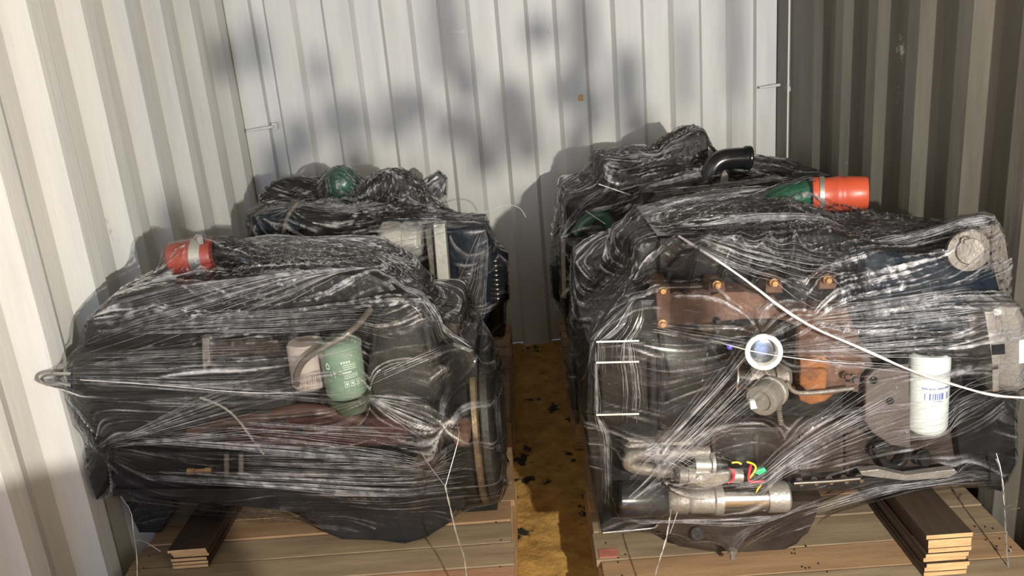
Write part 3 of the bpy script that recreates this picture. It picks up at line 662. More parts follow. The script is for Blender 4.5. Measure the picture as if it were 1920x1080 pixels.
TU('wiring', [(1535, 400), (1560, 405), (1590, 402), (1606, 410)], -1.66, 5, blkw, R)
CY('air_filter_body', (1610, 458), (1790, 472), -1.72, 50, black, R, prof=[(0, .6), (.05, .9), (.1, 1), (.45, 1), (.47, .9), (.53, .9), (.55, 1), (.9, 1), (1, .8)], n=36)
PR('rear_bracket', [(1795, 420), (1868, 404), (1885, 450), (1900, 520), (1890, 560), (1820, 520)], -1.90, .05, alud, R, .006)
bm = B(); lathe(bm, at(1812, 470, -1.93), (-.1, -1, .2), [(0, .045), (.012, .045), (.014, .03), (.02, .028)], 28); link('round_plate', bm, alud, R, smooth=True)
BOLT((1810, 452), -1.95, 5, alu, R); BOLT((1858, 418), -1.91, 6, dark, R); BOLT((1812, 430), -1.91, 6, dark, R)
PR('rear_cover', [(1620, 470), (1870, 500), (1885, 560), (1880, 640), (1620, 610)], -1.92, .3, navy, R, .02)
PR('lifting_plate', [(1468, 470), (1466, 395), (1474, 384), (1490, 380), (1504, 388), (1506, 470)], -1.74, .012, alud, R, .003)
PR('lifting_plate', [(1060+270, 395), (1345, 320), (1356, 314), (1366, 325), (1366, 395)], -1.1, .012, alud, R, .003)
bpy.data.objects.remove(bpy.data.objects['lifting_plate.001'])
PR('corner_block', [(1196, 470), (1212, 455), (1236, 450), (1240, 560), (1198, 600)], -1.86, .2, dark, R, .01)
PR('wing_block', [(1085, 500), (1150, 470), (1190, 490), (1192, 600), (1100, 640), (1078, 590)], -1.62, .22, black, R, .02)
PR('corner_block', [(1160, 450), (1195, 430), (1200, 470), (1170, 520)], -1.70, .15, dark, R, .01)

# ================================================================== rear-left engine
R = BL = root('diesel_engine', 'black engine in clear film at rear left, silver bar near its right end', 'engine', (-.55, -.65, PZ), group='film-wrapped engines')
YB = -.85
bm = B(); box(bm, -.92, -.16, -.84, -.40, .28, .70, .03); link('engine_block', bm, black, R)
PR('oil_pan', [(560, 640), (900, 640), (880, 800), (590, 800)], -.82, .4, black, R, .02)
PR('cylinder_head', [(475, 415), (520, 398), (700, 405), (800, 425), (880, 450), (880, 490), (475, 490)], -.84, .26, black, R, .02)
PR('intake_manifold', [(472, 405), (530, 398), (560, 420), (560, 500), (470, 500)], -.90, .3, navy, R, .01)
bm = B(); bmesh.ops.create_uvsphere(bm, u_segments=28, v_segments=16, radius=33*mpp(640, 345, -.6)); bmesh.ops.translate(bm, verts=bm.verts, vec=at(642, 346, -.6)); link('dome_cover', bm, greenp, R, smooth=True, label='dark green rounded cap')
CY('dome_neck', (600, 360), (645, 350), -.6, 22, dark, R)
TU('top_pipe', [(505, 385), (520, 358), (560, 350), (600, 360), (640, 372)], -.6, 20, dark, R, n=16)
TU('top_elbow', [(690, 400), (700, 358), (730, 340), (770, 350), (780, 400)], -.7, 24, dark, R, n=18)
PR('top_bracket', [(700, 400), (705, 350), (735, 322), (752, 322), (775, 355), (778, 400)], -.72, .04, black, R, .005)
o = PR('connector', [(800, 350), (803, 334), (816, 330), (818, 322), (828, 330), (836, 338), (835, 362), (822, 372), (804, 366)], -.6, .05, mat('black_plastic', (.015, .015, .02), None, .35), R, .004)
CY('alternator', (712, 448), (792, 450), -.95, 34, brightalu, R, prof=[(0, .7), (.08, .95), (.2, 1), (.45, 1), (.47, .93), (.55, .93), (.57, 1), (.9, 1), (1, .8)], n=36, label='silver alternator body')
PR('silver_bar', [(812, 422), (834, 420), (845, 560), (850, 602), (826, 598)], -.99, .06, brightalu, R, .003, label='bright bare steel bar')
PR('bar_side', [(796, 430), (812, 422), (826, 598), (812, 560)], -.95, .08, alud, R, .003)
PR('rear_housing', [(834, 432), (905, 425), (925, 480), (920, 640), (846, 620)], -.92, .22, navy, R, .015)
CY('oil_cooler', (925, 468), (932, 565), -.86, 24, blackg, R, prof=[(0, .8), (.05, 1)]+[(u, f_) for k in range(9) for u, f_ in ((.1+k*.09, 1), (.13+k*.09, .93), (.16+k*.09, 1))]+[(.95, 1), (1, .8)], n=28)
PR('lower_bracket', [(885, 565), (942, 560), (945, 632), (890, 636)], -.86, .25, black, R, .01)
PR('side_plate', [(858, 500), (905, 520), (905, 600), (860, 600)], -.94, .03, dark, R, .004)
BOLT((879, 518), -.945, 5, steel, R)
TU('hose', [(885, 560), (905, 555), (908, 590), (900, 620)], -.9, 6, blkw, R)
bm = B(); lathe(bm, (-1.0, -.6, .55), (1, 0, 0), [(0, .07), (.02, .09), (.03, .08), (.04, .09), (.06, .06), (.1, .06)], 28); link('belt_pulley', bm, dark, R, smooth=True)
TU('dipstick', [(530, 440), (540, 400), (560, 380)], -.92, 4, alud, R)
PR('left_casting', [(462, 400), (480, 392), (482, 470), (466, 470)], -.8, .3, walld, R, .004)

# ================================================================== rear-right engine
R = BR = root('diesel_engine', 'black engine in clear film at rear right, tallest, with black intake elbow on top', 'engine', (.62, -.7, PZ), group='film-wrapped engines')
bm = B(); box(bm, .16, 1.10, -.90, -.36, .28, .86, .03); link('engine_block', bm, black, R)
PR('oil_pan', [(1180, 640), (1500, 640), (1480, 790), (1200, 790)], -.86, .4, black, R, .02)
PR('top_box', [(1252, 275), (1300, 250), (1322, 247), (1328, 256), (1330, 320), (1252, 330)], -.80, .2, dark, R, .008)
PR('cylinder_head', [(1145, 330), (1260, 315), (1480, 325), (1530, 360), (1560, 420), (1560, 470), (1145, 470)], -.88, .42, black, R, .02)
PR('valve_cover', [(1150, 305), (1200, 292), (1250, 300), (1400, 318), (1400, 350), (1150, 350)], -.80, .3, dark, R, .015)
e = TU('intake_elbow', [(1404, 296), (1378, 297), (1350, 300), (1335, 318), (1330, 350)], -.98, 20, blackg, R, n=24, film_obst=False)
CY('elbow_lip', (1394, 296), (1408, 296), -.98, 22, blackg, R, film_obst=False, prof=[(0, .95), (.3, 1.05), (.5, 1), (.8, 1.05), (1, .95)])
PR('lifting_plate', [(1338, 345), (1338, 325), (1348, 314), (1358, 316), (1366, 328), (1366, 345)], -1.0, .01, alud, R, .002)
CY('charge_pipe', (1205, 378), (1500, 352), -1.05, 17, blackg, R, Y2=-1.1)
PR('coupling', [(1205, 362), (1225, 360), (1228, 400), (1208, 404)], -1.08, .06, dark, R, .004)
for x in (1280, 1390): CY('pipe_band', (x, 371), (x+8, 370), -1.06, 20, dark, R)
PR('left_cover', [(1128, 305), (1150, 300), (1155, 350), (1160, 480), (1128, 400)], -.86, .3, dark, R, .01)
PR('left_casting', [(1062, 455), (1120, 420), (1160, 430), (1165, 560), (1150, 640), (1068, 640), (1056, 540)], -.92, .35, navy, R, .02)
TU('front_hose', [(1080, 440), (1100, 410), (1130, 400), (1150, 430), (1140, 480)], -.95, 11, greenp, R, n=14)
PR('grey_edge', [(1052, 450), (1060, 448), (1062, 560), (1054, 560)], -.95, .03, alu, R, .002)
PR('label_plate', [(1072, 560), (1082, 558), (1084, 598), (1074, 600)], -.96, .01, alu, R, .001)
CY('filter_canister', (1480, 345), (1560, 352), -.8, 22, blackg, R)
bm = B(); lathe(bm, (.10, -.65, .50), (1, 0, 0), [(0, .07), (.02, .09), (.03, .08), (.04, .09), (.06, .06), (.1, .06)], 28); link('belt_pulley', bm, dark, R, smooth=True)

# ------------------------------------------------------------------ stretch film
def blur(a, n, axis, wrap):
    for _ in range(n):
        if wrap: a = (np.roll(a, 1, axis)+np.roll(a, -1, axis)+2*a)/4
        else:
            b = a.copy(); sl = [slice(None)]*2
            up_ = np.concatenate([a[:1], a[:-1]], 0); dn = np.concatenate([a[1:], a[-1:]], 0); a = (up_+dn+2*b)/4
    return a
def bil(a, fi, fj):
    "sample array a at fractional rows fi (clamped) and columns fj (wrapped)"
    M_, N_ = a.shape
    fi = np.clip(fi, 0, M_-1.001); i0 = fi.astype(int); di = fi-i0
    fj = np.mod(fj, N_); j0 = np.floor(fj).astype(int) % N_; dj = fj-np.floor(fj); j1 = (j0+1) % N_
    return (a[i0, j0]*(1-di)*(1-dj)+a[i0+1, j0]*di*(1-dj)+a[i0, j1]*(1-di)*dj+a[i0+1, j1]*di*dj)
def lic(dv, du, noise_, L, step=1.0):
    "streaks of a noise image along the direction field (rows dv, columns du)"
    M_, N_ = noise_.shape; out = np.zeros_like(noise_); wsum = 0
    I, J = np.meshgrid(np.arange(M_, dtype=float), np.arange(N_, dtype=float), indexing='ij')
    for sgn in (1, -1):
        fi, fj = I.copy(), J.copy()
        for k in range(L):
            a = bil(dv, fi, fj); b = bil(du, fi, fj)
            fi = fi+sgn*step*a; fj = fj+sgn*step*b
            wt = math.cos(k/L*PI/2)**2
            out += wt*bil(noise_, fi, fj); wsum += wt
    return out/wsum
def make_film(R, c, S, hem, peaks, N=820, Mr=400, relax=60, name='stretch_film', extra=(), amp=.0017, front=.80, seed=1, hz=1.0, base_dir=0.0, m=film, hot=(), ymax=9, tent=.2, pleats=(), L=44, crumple=.5):
    r_ = np.random.RandomState(seed)
    c = Vector(c); Sx, Sy, Sz = S
    V = []; Fc = []
    for vs_, fs in R.geo:
        o = len(V); V += vs_; Fc += [[i+o for i in f] for f in fs]
    be = BVHTree.FromPolygons(V, Fc)
    hb = bmesh.new(); idx = random.sample(range(len(V)), min(len(V), 4000))
    for v in V: pass
    for i in range(0, len(V), max(1, len(V)//5000)): hb.verts.new(V[i])
    for e in extra: hb.verts.new(e)
    hb.verts.ensure_lookup_table()
    bmesh.ops.convex_hull(hb, input=hb.verts)
    bh = BVHTree.FromBMesh(hb); hb.free()
    # columns: most of them on the side that faces the door (-Y)
    u = np.linspace(0, 1, N, endpoint=False)
    def th_of(u):
        u = np.mod(u, 1)
        return np.where(u < front, -PI/2+(u/front-.5)*PI*1.08, -PI/2+.54*PI+(u-front)/(1-front)*(2*PI-1.08*PI))
    ph0, ph1 = -1.02, PI/2-.004
    nc, mc = N//3, Mr//3
    uc = np.linspace(0, 1, nc, endpoint=False); thc = th_of(uc); phc = np.linspace(ph0, ph1, mc)
    Re = np.zeros((mc, nc)); Rh = np.zeros((mc, nc))
    for i, ph in enumerate(phc):
        cp, sp = math.cos(ph), math.sin(ph)
        for j, th in enumerate(thc):
            d = Vector((math.cos(th)*cp*Sx, math.sin(th)*cp*Sy, sp*Sz)); l = d.length
            far = c+d*4
            h = bh.ray_cast(far, -d)
            Rh[i, j] = (h[0]-c).length/l if h[0] is not None else .9
            h = be.ray_cast(far, -d)
            Re[i, j] = (h[0]-c).length/l if h[0] is not None else 0
    Re = np.minimum(Re, Rh)
    Rr = Rh.copy()
    for k in range(relax):
        A = .36*(np.roll(Rr, 1, 1)+np.roll(Rr, -1, 1))
        upp = np.concatenate([Rr[:1], Rr[:-1]], 0); dn = np.concatenate([Rr[1:], Rr[-1:]], 0)
        A += .14*(upp+dn)
        Rr = np.maximum(Re+.006, A-.0012)
    Rr = np.minimum(Rr, Rh)*(1-tent)+Rh*tent
    Rr = blur(blur(Rr, 1, 0, False), 1, 1, True)
    Rr = np.maximum(Rr, Re+.004)
    # fine grid
    I, J = np.meshgrid(np.linspace(0, mc-1, Mr), np.arange(N)*nc/N, indexing='ij')
    Rf = bil(Rr, I, J); ReF = bil(Re, I, J)
    th = th_of(u)[None, :]; ph = np.linspace(ph0, ph1, Mr)[:, None]
    dx = np.cos(th)*np.cos(ph)*Sx; dy = np.sin(th)*np.cos(ph)*Sy; dz = np.sin(ph)*Sz+0*th
    P = np.stack([c.x+dx*Rf, c.y+dy*Rf, c.z+dz*Rf], -1)
    # local cell size (metres per row / column)
    ej = np.linalg.norm(np.roll(P, -1, 1)-P, axis=-1)+1e-5
    ei = np.linalg.norm(np.concatenate([P[1:], P[-1:]], 0)-P, axis=-1)+1e-5; ei[-1] = ei[-2]
    eju = (np.roll(P, -1, 1)-P)/ej[..., None]; eiv = (np.concatenate([P[1:], P[-1:]], 0)-P)/ei[..., None]
    # direction of the pull: round the engine, and radiating from the points that stick out
    D3 = eju*1.0+eiv*base_dir
    for (q, rad, wt) in peaks:
        q = np.array(q); dq = P-q; dist = np.linalg.norm(dq, axis=-1)+1e-4
        wv = wt*np.exp(-(dist/rad)**2)[..., None]
        dd = dq/dist[..., None]
        sg = np.sign((dd*eju).sum(-1))[..., None]; sg[sg == 0] = 1
        D3 = D3*(1-np.clip(wv, 0, .97))+dd*sg*np.clip(wv, 0, .97)
    a_u = (D3*eju).sum(-1); a_v = (D3*eiv).sum(-1)
    wob = blur(blur(r_.randn(Mr, N), 60, 0, False), 60, 1, True); wob /= wob.std()
    a_v = a_v+.035*wob
    nm = np.sqrt(a_u**2+a_v**2)+1e-6
    STEP = .0030
    du = a_u/nm*STEP/np.maximum(ej, .0012); dv = a_v/nm*STEP/np.maximum(ei, .0012)
    du = np.clip(du, -2.5, 2.5); dv = np.clip(dv, -2.5, 2.5)
    n0 = r_.randn(Mr, N)
    n1 = blur(blur(r_.randn(Mr, N), 4, 0, False), 4, 1, True)
    s1 = lic(dv, du, n0, L); s1 /= s1.std()
    s2 = lic(dv, du, n1, int(L*1.4)); s2 /= s2.std()
    cr = blur(blur(r_.randn(Mr, N), 5, 0, False), 5, 1, True); cr /= cr.std()
    cr2 = blur(blur(r_.randn(Mr, N), 24, 0, False), 24, 1, True); cr2 /= cr2.std()
    topf = np.clip((ph-.15)/.5, 0, 1)+0*th
    cf = blur(blur(r_.randn(Mr, N), 2, 0, False), 2, 1, True); cf /= cf.std()
    hf = np.zeros((Mr, N))
    for (q, rad, wt) in hot:
        hf = np.maximum(hf, wt*np.exp(-(np.linalg.norm((P-np.array(q))*np.array([1, 1, 1.3]), axis=-1)/rad)**2))
    st = s1*.85+s2*.4
    bump = amp*st*(1-.45*topf)+amp*crumple*(.3+1.2*topf)*(1-2*np.abs(np.tanh(cr)))+amp*1.3*cr2*topf+amp*hf*(.8*cf+.6*cr)
    gap = np.clip((Rf-ReF)*np.linalg.norm(np.stack([dx, dy, dz], -1), axis=-1)/.02, 0, 1)
    Rn = Rf+(bump*(.55+.45*gap)+.004)/np.linalg.norm(np.stack([dx, dy, dz], -1), axis=-1)
    P = np.stack([c.x+dx*Rn, c.y+dy*Rn, c.z+dz*Rn], -1)
    P[..., 0] = np.clip(P[..., 0], -1.150, 1.148); P[..., 1] = np.minimum(P[..., 1], ymax)
    streak = np.clip(.5+.19*st+.08*cr*topf+.10*hf+.06*hf*cf, 0, 1)
    hazev = hz*(.25+.75*np.clip(cr2*.45+.45, 0, 1.3)+.45*topf)+1.1*hf
    # extra thickness of film where it gathers at the peaks
    for (q, rad, wt) in peaks:
        dist = np.linalg.norm(P-np.array(q), axis=-1); hazev = hazev+.9*wt*np.exp(-(dist/(rad*.35))**2)
    hemz = hem+.012*np.sin(th*5+seed)+.008*np.sin(th*13+2*seed)
    keep = P[..., 2] > hemz
    vid = -np.ones((Mr, N), int); vid[keep] = np.arange(keep.sum())
    a = vid[:-1, :]; b = np.roll(vid, -1, 1)[:-1, :]; d_ = vid[1:, :]; c_ = np.roll(vid, -1, 1)[1:, :]
    ok = (a >= 0) & (b >= 0) & (c_ >= 0) & (d_ >= 0)
    quads = np.stack([a[ok], b[ok], c_[ok], d_[ok]], -1)
    co = P[keep]-np.array(R.loc)
    me = bpy.data.meshes.new(name)
    me.vertices.add(len(co)); me.vertices.foreach_set('co', co.astype(np.float32).ravel())
    me.loops.add(quads.size); me.loops.foreach_set('vertex_index', quads.astype(np.int32).ravel())
    me.polygons.add(len(quads)); me.polygons.foreach_set('loop_start', (np.arange(len(quads))*4).astype(np.int32))
    me.polygons.foreach_set('use_smooth', np.ones(len(quads), bool))
    me.update(calc_edges=True)
    for nm_, arr in (('streak', streak), ('haze', hazev)):
        at_ = me.attributes.new(nm_, 'FLOAT', 'POINT'); at_.data.foreach_set('value', arr[keep].astype(np.float32))
    me.materials.append(m)
    o = bpy.data.objects.new(name, me); COL.objects.link(o); o.parent = R.o
    o['label'] = 'clear stretch film, wrinkled and glossy'
    if pleats:
        LEN = np.linalg.norm(P-np.array(c), axis=-1)/np.linalg.norm(np.stack([dx, dy, dz], -1), axis=-1)
        bm = B()
        def col_of(t_):
            t_ = (t_+PI/2) % (2*PI)
            if t_ > PI: t_ -= 2*PI
            if abs(t_) <= .54*PI: return ((t_/(PI*1.08))+.5)*front*N
            t_ = t_ % (2*PI)
            return (front+(t_-.54*PI)/(2*PI-1.08*PI)*(1-front))*N
        rp = random.Random(seed*7)
        for (ax, ay, sa, bx, by, sb, Y, n_, rad) in pleats:
            n_ = int(n_*1.25)
            vx, vy = -(by-ay), (bx-ax); vl = math.hypot(vx, vy); vx /= vl; vy /= vl
            for k in range(n_):
                w_ = rp.uniform(-1, 1); w2 = w_+rp.uniform(-.5, .5)
                A_ = at(ax+vx*sa*w_, ay+vy*sa*w_, Y); B_ = at(bx+vx*sb*w2, by+vy*sb*w2, Y)
                t0 = rp.uniform(0, .5)*rp.random(); t1 = 1-rp.uniform(0, .6)*rp.random()
                if t1-t0 < .15: continue
                pts = []; K = 22
                for q in range(K+1):
                    t_ = t0+(t1-t0)*q/K
                    p_ = A_.lerp(B_, t_)-c
                    e_ = Vector((p_.x/Sx, p_.y/Sy, p_.z/Sz)).normalized()
                    ph_ = math.asin(max(-1, min(1, e_.z))); th_ = math.atan2(e_.y, e_.x)
                    fi = (ph_-ph0)/(ph1-ph0)*(Mr-1); fj = col_of(th_)
                    Rv = float(bil(LEN, np.array([[fi]]), np.array([[fj]]))[0, 0])
                    pts.append(c+Vector((e_.x*Sx, e_.y*Sy, e_.z*Sz))*(Rv)+Vector((0, -.0012, 0)))
                pts = [pts[0]]+[(pts[i-1]+pts[i]*2+pts[i+1])/4 for i in range(1, K)]+[pts[-1]]
                if min(p_.z for p_ in pts) < hem-.01: continue
                r0 = rad*rp.choice([.35, .45, .5, .7, 1.2])
                tube(bm, pts, lambda u: r0*(.35+.65*math.sin(PI*min(1, max(0, u)))), 4, it=0)
        link('film_pleats', bm, filmline, R, False, smooth=True, kind='stuff')
    return o
def pk(x, y, Y, rad, wt=.9): return (tuple(at(x, y, Y)), rad, wt)
make_film(L, (-.60, -1.62, .55), (.52, .32, .42), .20,
          [pk(700, 470, -1.66, .16), pk(830, 800, -1.95, .16), pk(190, 835, -1.88, .25), pk(150, 600, -1.85, .18), pk(360, 450, -1.7, .16), pk(895, 640, -1.8, .10), pk(690, 740, -1.92, .10)], seed=1, tent=.3, relax=120, hz=1.15, hot=[pk(250, 530, -1.75, .10, .6), pk(460, 480, -1.7, .12, .6), pk(600, 500, -1.7, .14, .8), pk(720, 490, -1.7, .13, 1), pk(800, 570, -1.75, .12, .9), pk(400, 580, -1.8, .12, .4), pk(810, 785, -1.95, .05, .9)],
          extra=[tuple(at(225, 515, -1.75))], crumple=.55,
          pleats=[(690, 745, 5, 825, 800, 42, -1.95, 22, .0007), (200, 835, 6, 560, 745, 60, -1.9, 34, .00045), (200, 838, 6, 790, 850, 14, -1.93, 16, .0006), (140, 712, 6, 680, 742, 12, -1.93, 12, .0005),
                  (230, 915, 14, 890, 920, 28, -1.9, 40, .00045), (420, 880, 30, 885, 860, 40, -1.9, 30, .0004), (420, 800, 20, 780, 820, 30, -1.92, 22, .0006), (700, 482, 6, 230, 640, 80, -1.8, 34, .0005), (700, 482, 8, 470, 560, 60, -1.8, 30, .0006),
                  (700, 482, 6, 840, 640, 50, -1.8, 26, .0005), (160, 600, 8, 350, 455, 22, -1.78, 22, .0005), (620, 735, 6, 925, 625, 8, -1.9, 5, .0006), (200, 600, 20, 760, 590, 40, -1.88, 36, .0004), (150, 690, 30, 560, 680, 40, -1.9, 26, .0004), (830, 560, 10, 900, 650, 30, -1.8, 16, .0005)])
make_film(RR, (.66, -1.74, .56), (.55, .30, .44), .21,
          [pk(1195, 545, -1.86, .16), pk(1270, 425, -1.8, .14), pk(1250, 900, -2.05, .16), pk(1100, 640, -1.96, .14), pk(1520, 600, -1.96, .14), pk(1478, 870, -2.06, .14), pk(1870, 430, -1.6, .15), pk(1900, 740, -2.0, .12), pk(1432, 640, -2.04, .14)], seed=2, relax=130, ymax=-1.18, hot=[pk(1620, 560, -1.9, .16, 1), pk(1780, 600, -1.95, .16, 1), pk(1560, 630, -2, .08, .8), pk(1300, 430, -1.8, .10, .7), pk(1500, 470, -1.85, .12, .6), pk(1880, 500, -1.9, .14, .7), pk(1800, 680, -2, .09, .8), pk(1220, 860, -2.03, .09, .7), pk(1250, 950, -2.05, .06, .6)],
          crumple=.75, base_dir=.10,
          pleats=[(1195, 550, 5, 1150, 690, 62, -1.95, 26, .0005), (1195, 560, 6, 1225, 780, 22, -1.97, 18, .0005), (1108, 650, 6, 1150, 940, 26, -1.98, 20, .0004), (1272, 440, 6, 1560, 560, 60, -1.9, 26, .0005), (1205, 470, 10, 1600, 400, 30, -1.8, 26, .0005),
                  (1390, 872, 8, 1700, 745, 50, -2.02, 36, .0007), (1215, 890, 20, 1430, 670, 50, -2.02, 34, .0006), (1500, 945, 14, 1880, 890, 34, -1.98, 26, .0004), (1520, 600, 30, 1880, 560, 60, -1.98, 50, .0005), (1200, 610, 10, 1420, 650, 14, -2.0, 16, .0005),
                  (1440, 660, 10, 1840, 640, 60, -2.02, 36, .0005), (1140, 975, 10, 1560, 950, 14, -2.02, 18, .0005), (1620, 470, 30, 1870, 430, 30, -1.88, 24, .0005), (1180, 850, 14, 1380, 870, 20, -2.05, 20, .0006), (1620, 820, 20, 1880, 740, 40, -2.0, 26, .0004)])
make_film(BL, (-.55, -.62, .60), (.48, .30, .44), .24,
          [pk(640, 320, -.6, .16), pk(735, 322, -.7, .16), pk(925, 410, -.9, .2), pk(480, 400, -.9, .15), pk(830, 425, -.95, .15)], N=620, Mr=280, seed=3, relax=230, hot=[pk(760, 350, -.8, .3, .7), pk(600, 380, -.8, .2, .5)], hz=1.15, amp=.0026, L=18, crumple=.9,
          pleats=[(735, 325, 8, 925, 405, 20, -.8, 24, .0006), (925, 412, 5, 850, 600, 40, -.93, 30, .0006), (485, 400, 10, 735, 335, 24, -.85, 26, .0006), (545, 425, 12, 735, 340, 30, -.85, 24, .0006), (640, 325, 8, 500, 400, 30, -.8, 18, .0006), (700, 460, 20, 900, 400, 20, -.93, 24, .0006)])
make_film(BR, (.63, -.66, .62), (.52, .30, .46), .24,
          [pk(1320, 247, -.7, .18), pk(1130, 300, -.86, .15), pk(1060, 450, -.92, .2), pk(1400, 290, -.93, .12), pk(1170, 470, -.9, .14)], N=620, Mr=280, seed=4, relax=200, ymax=-.12, hot=[pk(1250, 300, -.8, .2, .6), pk(1150, 350, -.9, .12, .5), pk(1300, 350, -.95, .12, .5)], hz=1.1, amp=.0026, L=18, crumple=.9,
          extra=[tuple(at(1590, 345, -.8))],
          pleats=[(1150, 300, 8, 1320, 255, 30, -.8, 24, .0006), (1062, 452, 6, 1130, 350, 30, -.9, 24, .0006), (1195, 380, 8, 1400, 295, 20, -.95, 26, .0007), (1170, 470, 8, 1085, 570, 50, -.95, 34, .0006), (1200, 390, 8, 1580, 345, 14, -1.0, 26, .0007), (1320, 250, 8, 1520, 310, 24, -.8, 26, .0006)])

# gathered strands of film
def rope(R, px, Y, r, label=None, Ys=None):
    Ys = Ys or [Y]*len(px)
    bm = B(); tube(bm, [at(x, y, yy) for (x, y), yy in zip(px, Ys)], lambda u: r*(.75+.35*math.sin(u*17)**2), 8)
    return link('film_strand', bm, filmrope, R, False, smooth=True, label=label)
rope(RR, [(1272, 442), (1380, 510), (1500, 605), (1620, 655), (1706, 695), (1790, 722), (1860, 742), (1925, 746)], -2.0, .0032, 'white twisted strand of film', Ys=[-1.88, -1.95, -2.01, -2.03, -2.04, -2.045, -2.045, -2.04])
rope(RR, [(1330, 636), (1368, 648), (1432, 664), (1560, 680), (1620, 682)], -2.08, .0012, Ys=[-1.99, -2.06, -2.085, -2.03, -2.0])
rope(L, [(150, 712), (300, 722), (470, 738), (560, 736)], -1.94, .0010)
rope(BR, [(1122, 345), (1160, 358), (1182, 366)], -.97, .002)
rope(BR, [(1098, 395), (1135, 420)], -1.0, .002)
rope(BL, [(905, 400), (940, 386), (962, 384), (978, 392), (986, 408)], -.95, .0012)

# ------------------------------------------------------------------ lashing wires
def wire(label, runs, twist=None, loops=()):
    base = runs[0][0]
    R = root('lashing_wire', label, 'wire', tuple(at(*runs[0][0][:2], runs[0][0][2])), group=None)
    for run in runs:
        pts = [at(x, y, Y) for x, y, Y in run]
        bm = B(); tube(bm, pts, .0009, 6, it=1); link('wire_strand', bm, wirem, R, False, smooth=True)
    if twist:
        pts = smoothpts([at(x, y, Y) for x, y, Y in twist], 3); n = 90
        cum = [0]
        for a, b in zip(pts, pts[1:]): cum.append(cum[-1]+(b-a).length)
        def P_(s):
            for i in range(len(pts)-1):
                if cum[i+1] >= s or i == len(pts)-2:
                    t = (s-cum[i])/max(1e-6, cum[i+1]-cum[i]); return pts[i].lerp(pts[i+1], t)
        for phs in (0, PI):
            q = []
            for k in range(n+1):
                s = cum[-1]*k/n; a = s/.010+phs
                q.append(P_(s)+Vector((math.cos(a)*.0012, math.sin(a)*.0012, 0)))
            bm = B(); tube(bm, q, .0010, 5, it=0); link('twisted_strand', bm, wirem, R, False, smooth=True)
    for run in loops:
        bm = B(); tube(bm, [at(x, y, Y) for x, y, Y in run], .0010, 6, it=2); link('wire_end', bm, wirem, R, False, smooth=True)
wire('Y-shaped twisted steel wire from the left engine plug down to the pallet',
     [[(790, 848, -2.0), (810, 880, -2.02), (835, 912, -2.04)], [(858, 800, -1.95), (862, 815, -1.97), (850, 860, -2.0), (835, 912, -2.04)]],
     [(835, 912, -2.04), (846, 960, -2.06), (858, 1010, -2.08), (872, 1045, -2.08), (876, 1095, -2.10)])
wire('thin bent steel wire hanging at the left end of the left engine',
     [[(226, 930, -1.9), (246, 958, -1.92), (249, 985, -1.93), (252, 1012, -1.95), (257, 1040, -1.97), (257, 1095, -2.0)]], None,
     [[(252, 1014, -1.95), (264, 1012, -1.97), (280, 1020, -1.98), (301, 1034, -1.99)]])
wire('twisted steel wire below the starter motor, tied to the pallet',
     [[(1258, 955, -2.08), (1255, 985, -2.09)]], [(1256, 970, -2.09), (1250, 1010, -2.10), (1240, 1040, -2.11), (1224, 1095, -2.12)],
     [[(1270, 960, -2.08), (1262, 985, -2.09), (1256, 1000, -2.095)]])
wire('twisted steel wire with bent ends at the right engine mount',
     [[(1868, 850, -2.0), (1877, 880, -2.02), (1880, 915, -2.03)]], [(1868, 860, -2.0), (1879, 890, -2.02), (1884, 955, -2.05), (1886, 1010, -2.06), (1890, 1060, -2.08)],
     [[(1884, 952, -2.05), (1895, 948, -2.07), (1907, 940, -2.09)], [(1884, 956, -2.05), (1898, 955, -2.07), (1911, 953, -2.09)], [(1884, 1020, -2.06), (1896, 1030, -2.08), (1896, 1040, -2.08), (1886, 1034, -2.07)], [(1890, 1060, -2.08), (1900, 1090, -2.09)]])
bm = B(); k = B()

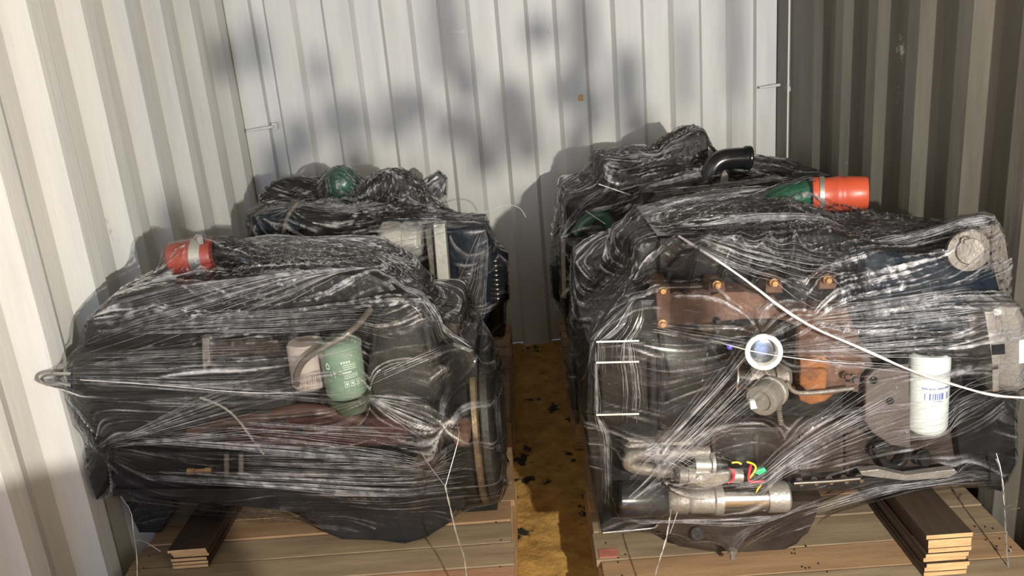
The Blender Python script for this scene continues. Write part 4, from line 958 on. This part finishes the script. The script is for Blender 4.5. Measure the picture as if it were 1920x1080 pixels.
# ------------------------------------------------------------------ leafy branch added unseen behind the camera, to shade the end wall in blotches
BRN = root('added_shade_branch', 'unseen leafy branch added behind the camera to shade the end wall', 'branch', (.75, -3.5, 0), None)
def leaf_for(px, py, rx, rz, t=.195, wall='b'):
    q = at(px, py, 0) if wall == 'b' else q_left(px, py)
    c_ = LAMP.lerp(q, t); rx *= t*1.12; rz *= t*1.12
    bm = B(); n = 10
    up_ = [bm.verts.new(c_+Vector((math.cos(2*PI*k/n)*rx, 0, math.sin(2*PI*k/n)*rz*(1+.2*math.sin(k*2.3))))) for k in range(n)]
    mid = bm.verts.new(c_+Vector((0, .004, 0)))
    for k in range(n): bm.faces.new((up_[k], up_[(k+1) % n], mid))
    link('shade_leaf', bm, leafm, BRN, False)
    return c_
def q_left(px, py):
    d = FW + (px-960)/F*RT - (py-540)/F*UP
    return CAM+d*((-W2-CAM.x)/d.x)
for a in [(645, 225, .10, .10), (665, 300, .07, .07), (560, 260, .07, .10), (480, 90, .05, .12), (760, 200, .10, .08), (735, 240, .07, .06), (835, 60, .07, .22), (870, 150, .06, .1),
          (860, 240, .10, .09), (910, 290, .08, .10), (960, 210, .09, .14), (985, 260, .07, .12), (1010, 60, .07, .07), (1090, 60, .07, .20), (1070, 170, .09, .09), (1110, 200, .06, .12),
          (1175, 150, .06, .14), (1190, 230, .07, .08), (1000, 420, .09, .12), (985, 520, .1, .2), (1080, 270, .05, .1), (1375, 60, .03, .3), (1280, 120, .03, .2)]: leaf_for(*a)
for a in [(520, 330, .07, .16), (600, 130, .04, .08)]: leaf_for(*a)
for a in [(420, 110, .08, .10), (330, 430, .08, .12)]: leaf_for(*a, wall='l')
bm = B(); tube(bm, [(1.02, -3.72, 0), (.98, -3.7, .8), (.92, -3.62, 1.45), (.75, -3.55, 1.62), (.55, -3.5, 1.7)], .006, 8); link('stem', bm, bark, BRN, False, smooth=True)

# ------------------------------------------------------------------ crate added out of view by the lamp, to shade the left wall's foot
R = root('added_shade_crate', 'unseen plywood crate added behind the camera to shade the left wall', 'crate', (0, -3.6, 0), None)
for k in range(7):
    for y_ in (-3.80, -3.40):
        bm = B(); box(bm, -.36, .27, y_-.009, y_+.009, .02+k*.146, .02+k*.146+.143, .002); link('side_board', bm, woody, R, False)
for x_ in (-.345, .255):
    for y_ in (-3.775, -3.425):
        bm = B(); box(bm, x_-.02, x_+.02, y_-.02, y_+.02, 0, 1.04, .002); link('corner_post', bm, ply, R, False)
for k in range(4):
    bm = B(); box(bm, -.37+k*.162, -.37+k*.162+.158, -3.81, -3.39, 1.042, 1.056, .002); link('lid_board', bm, woody, R, False)
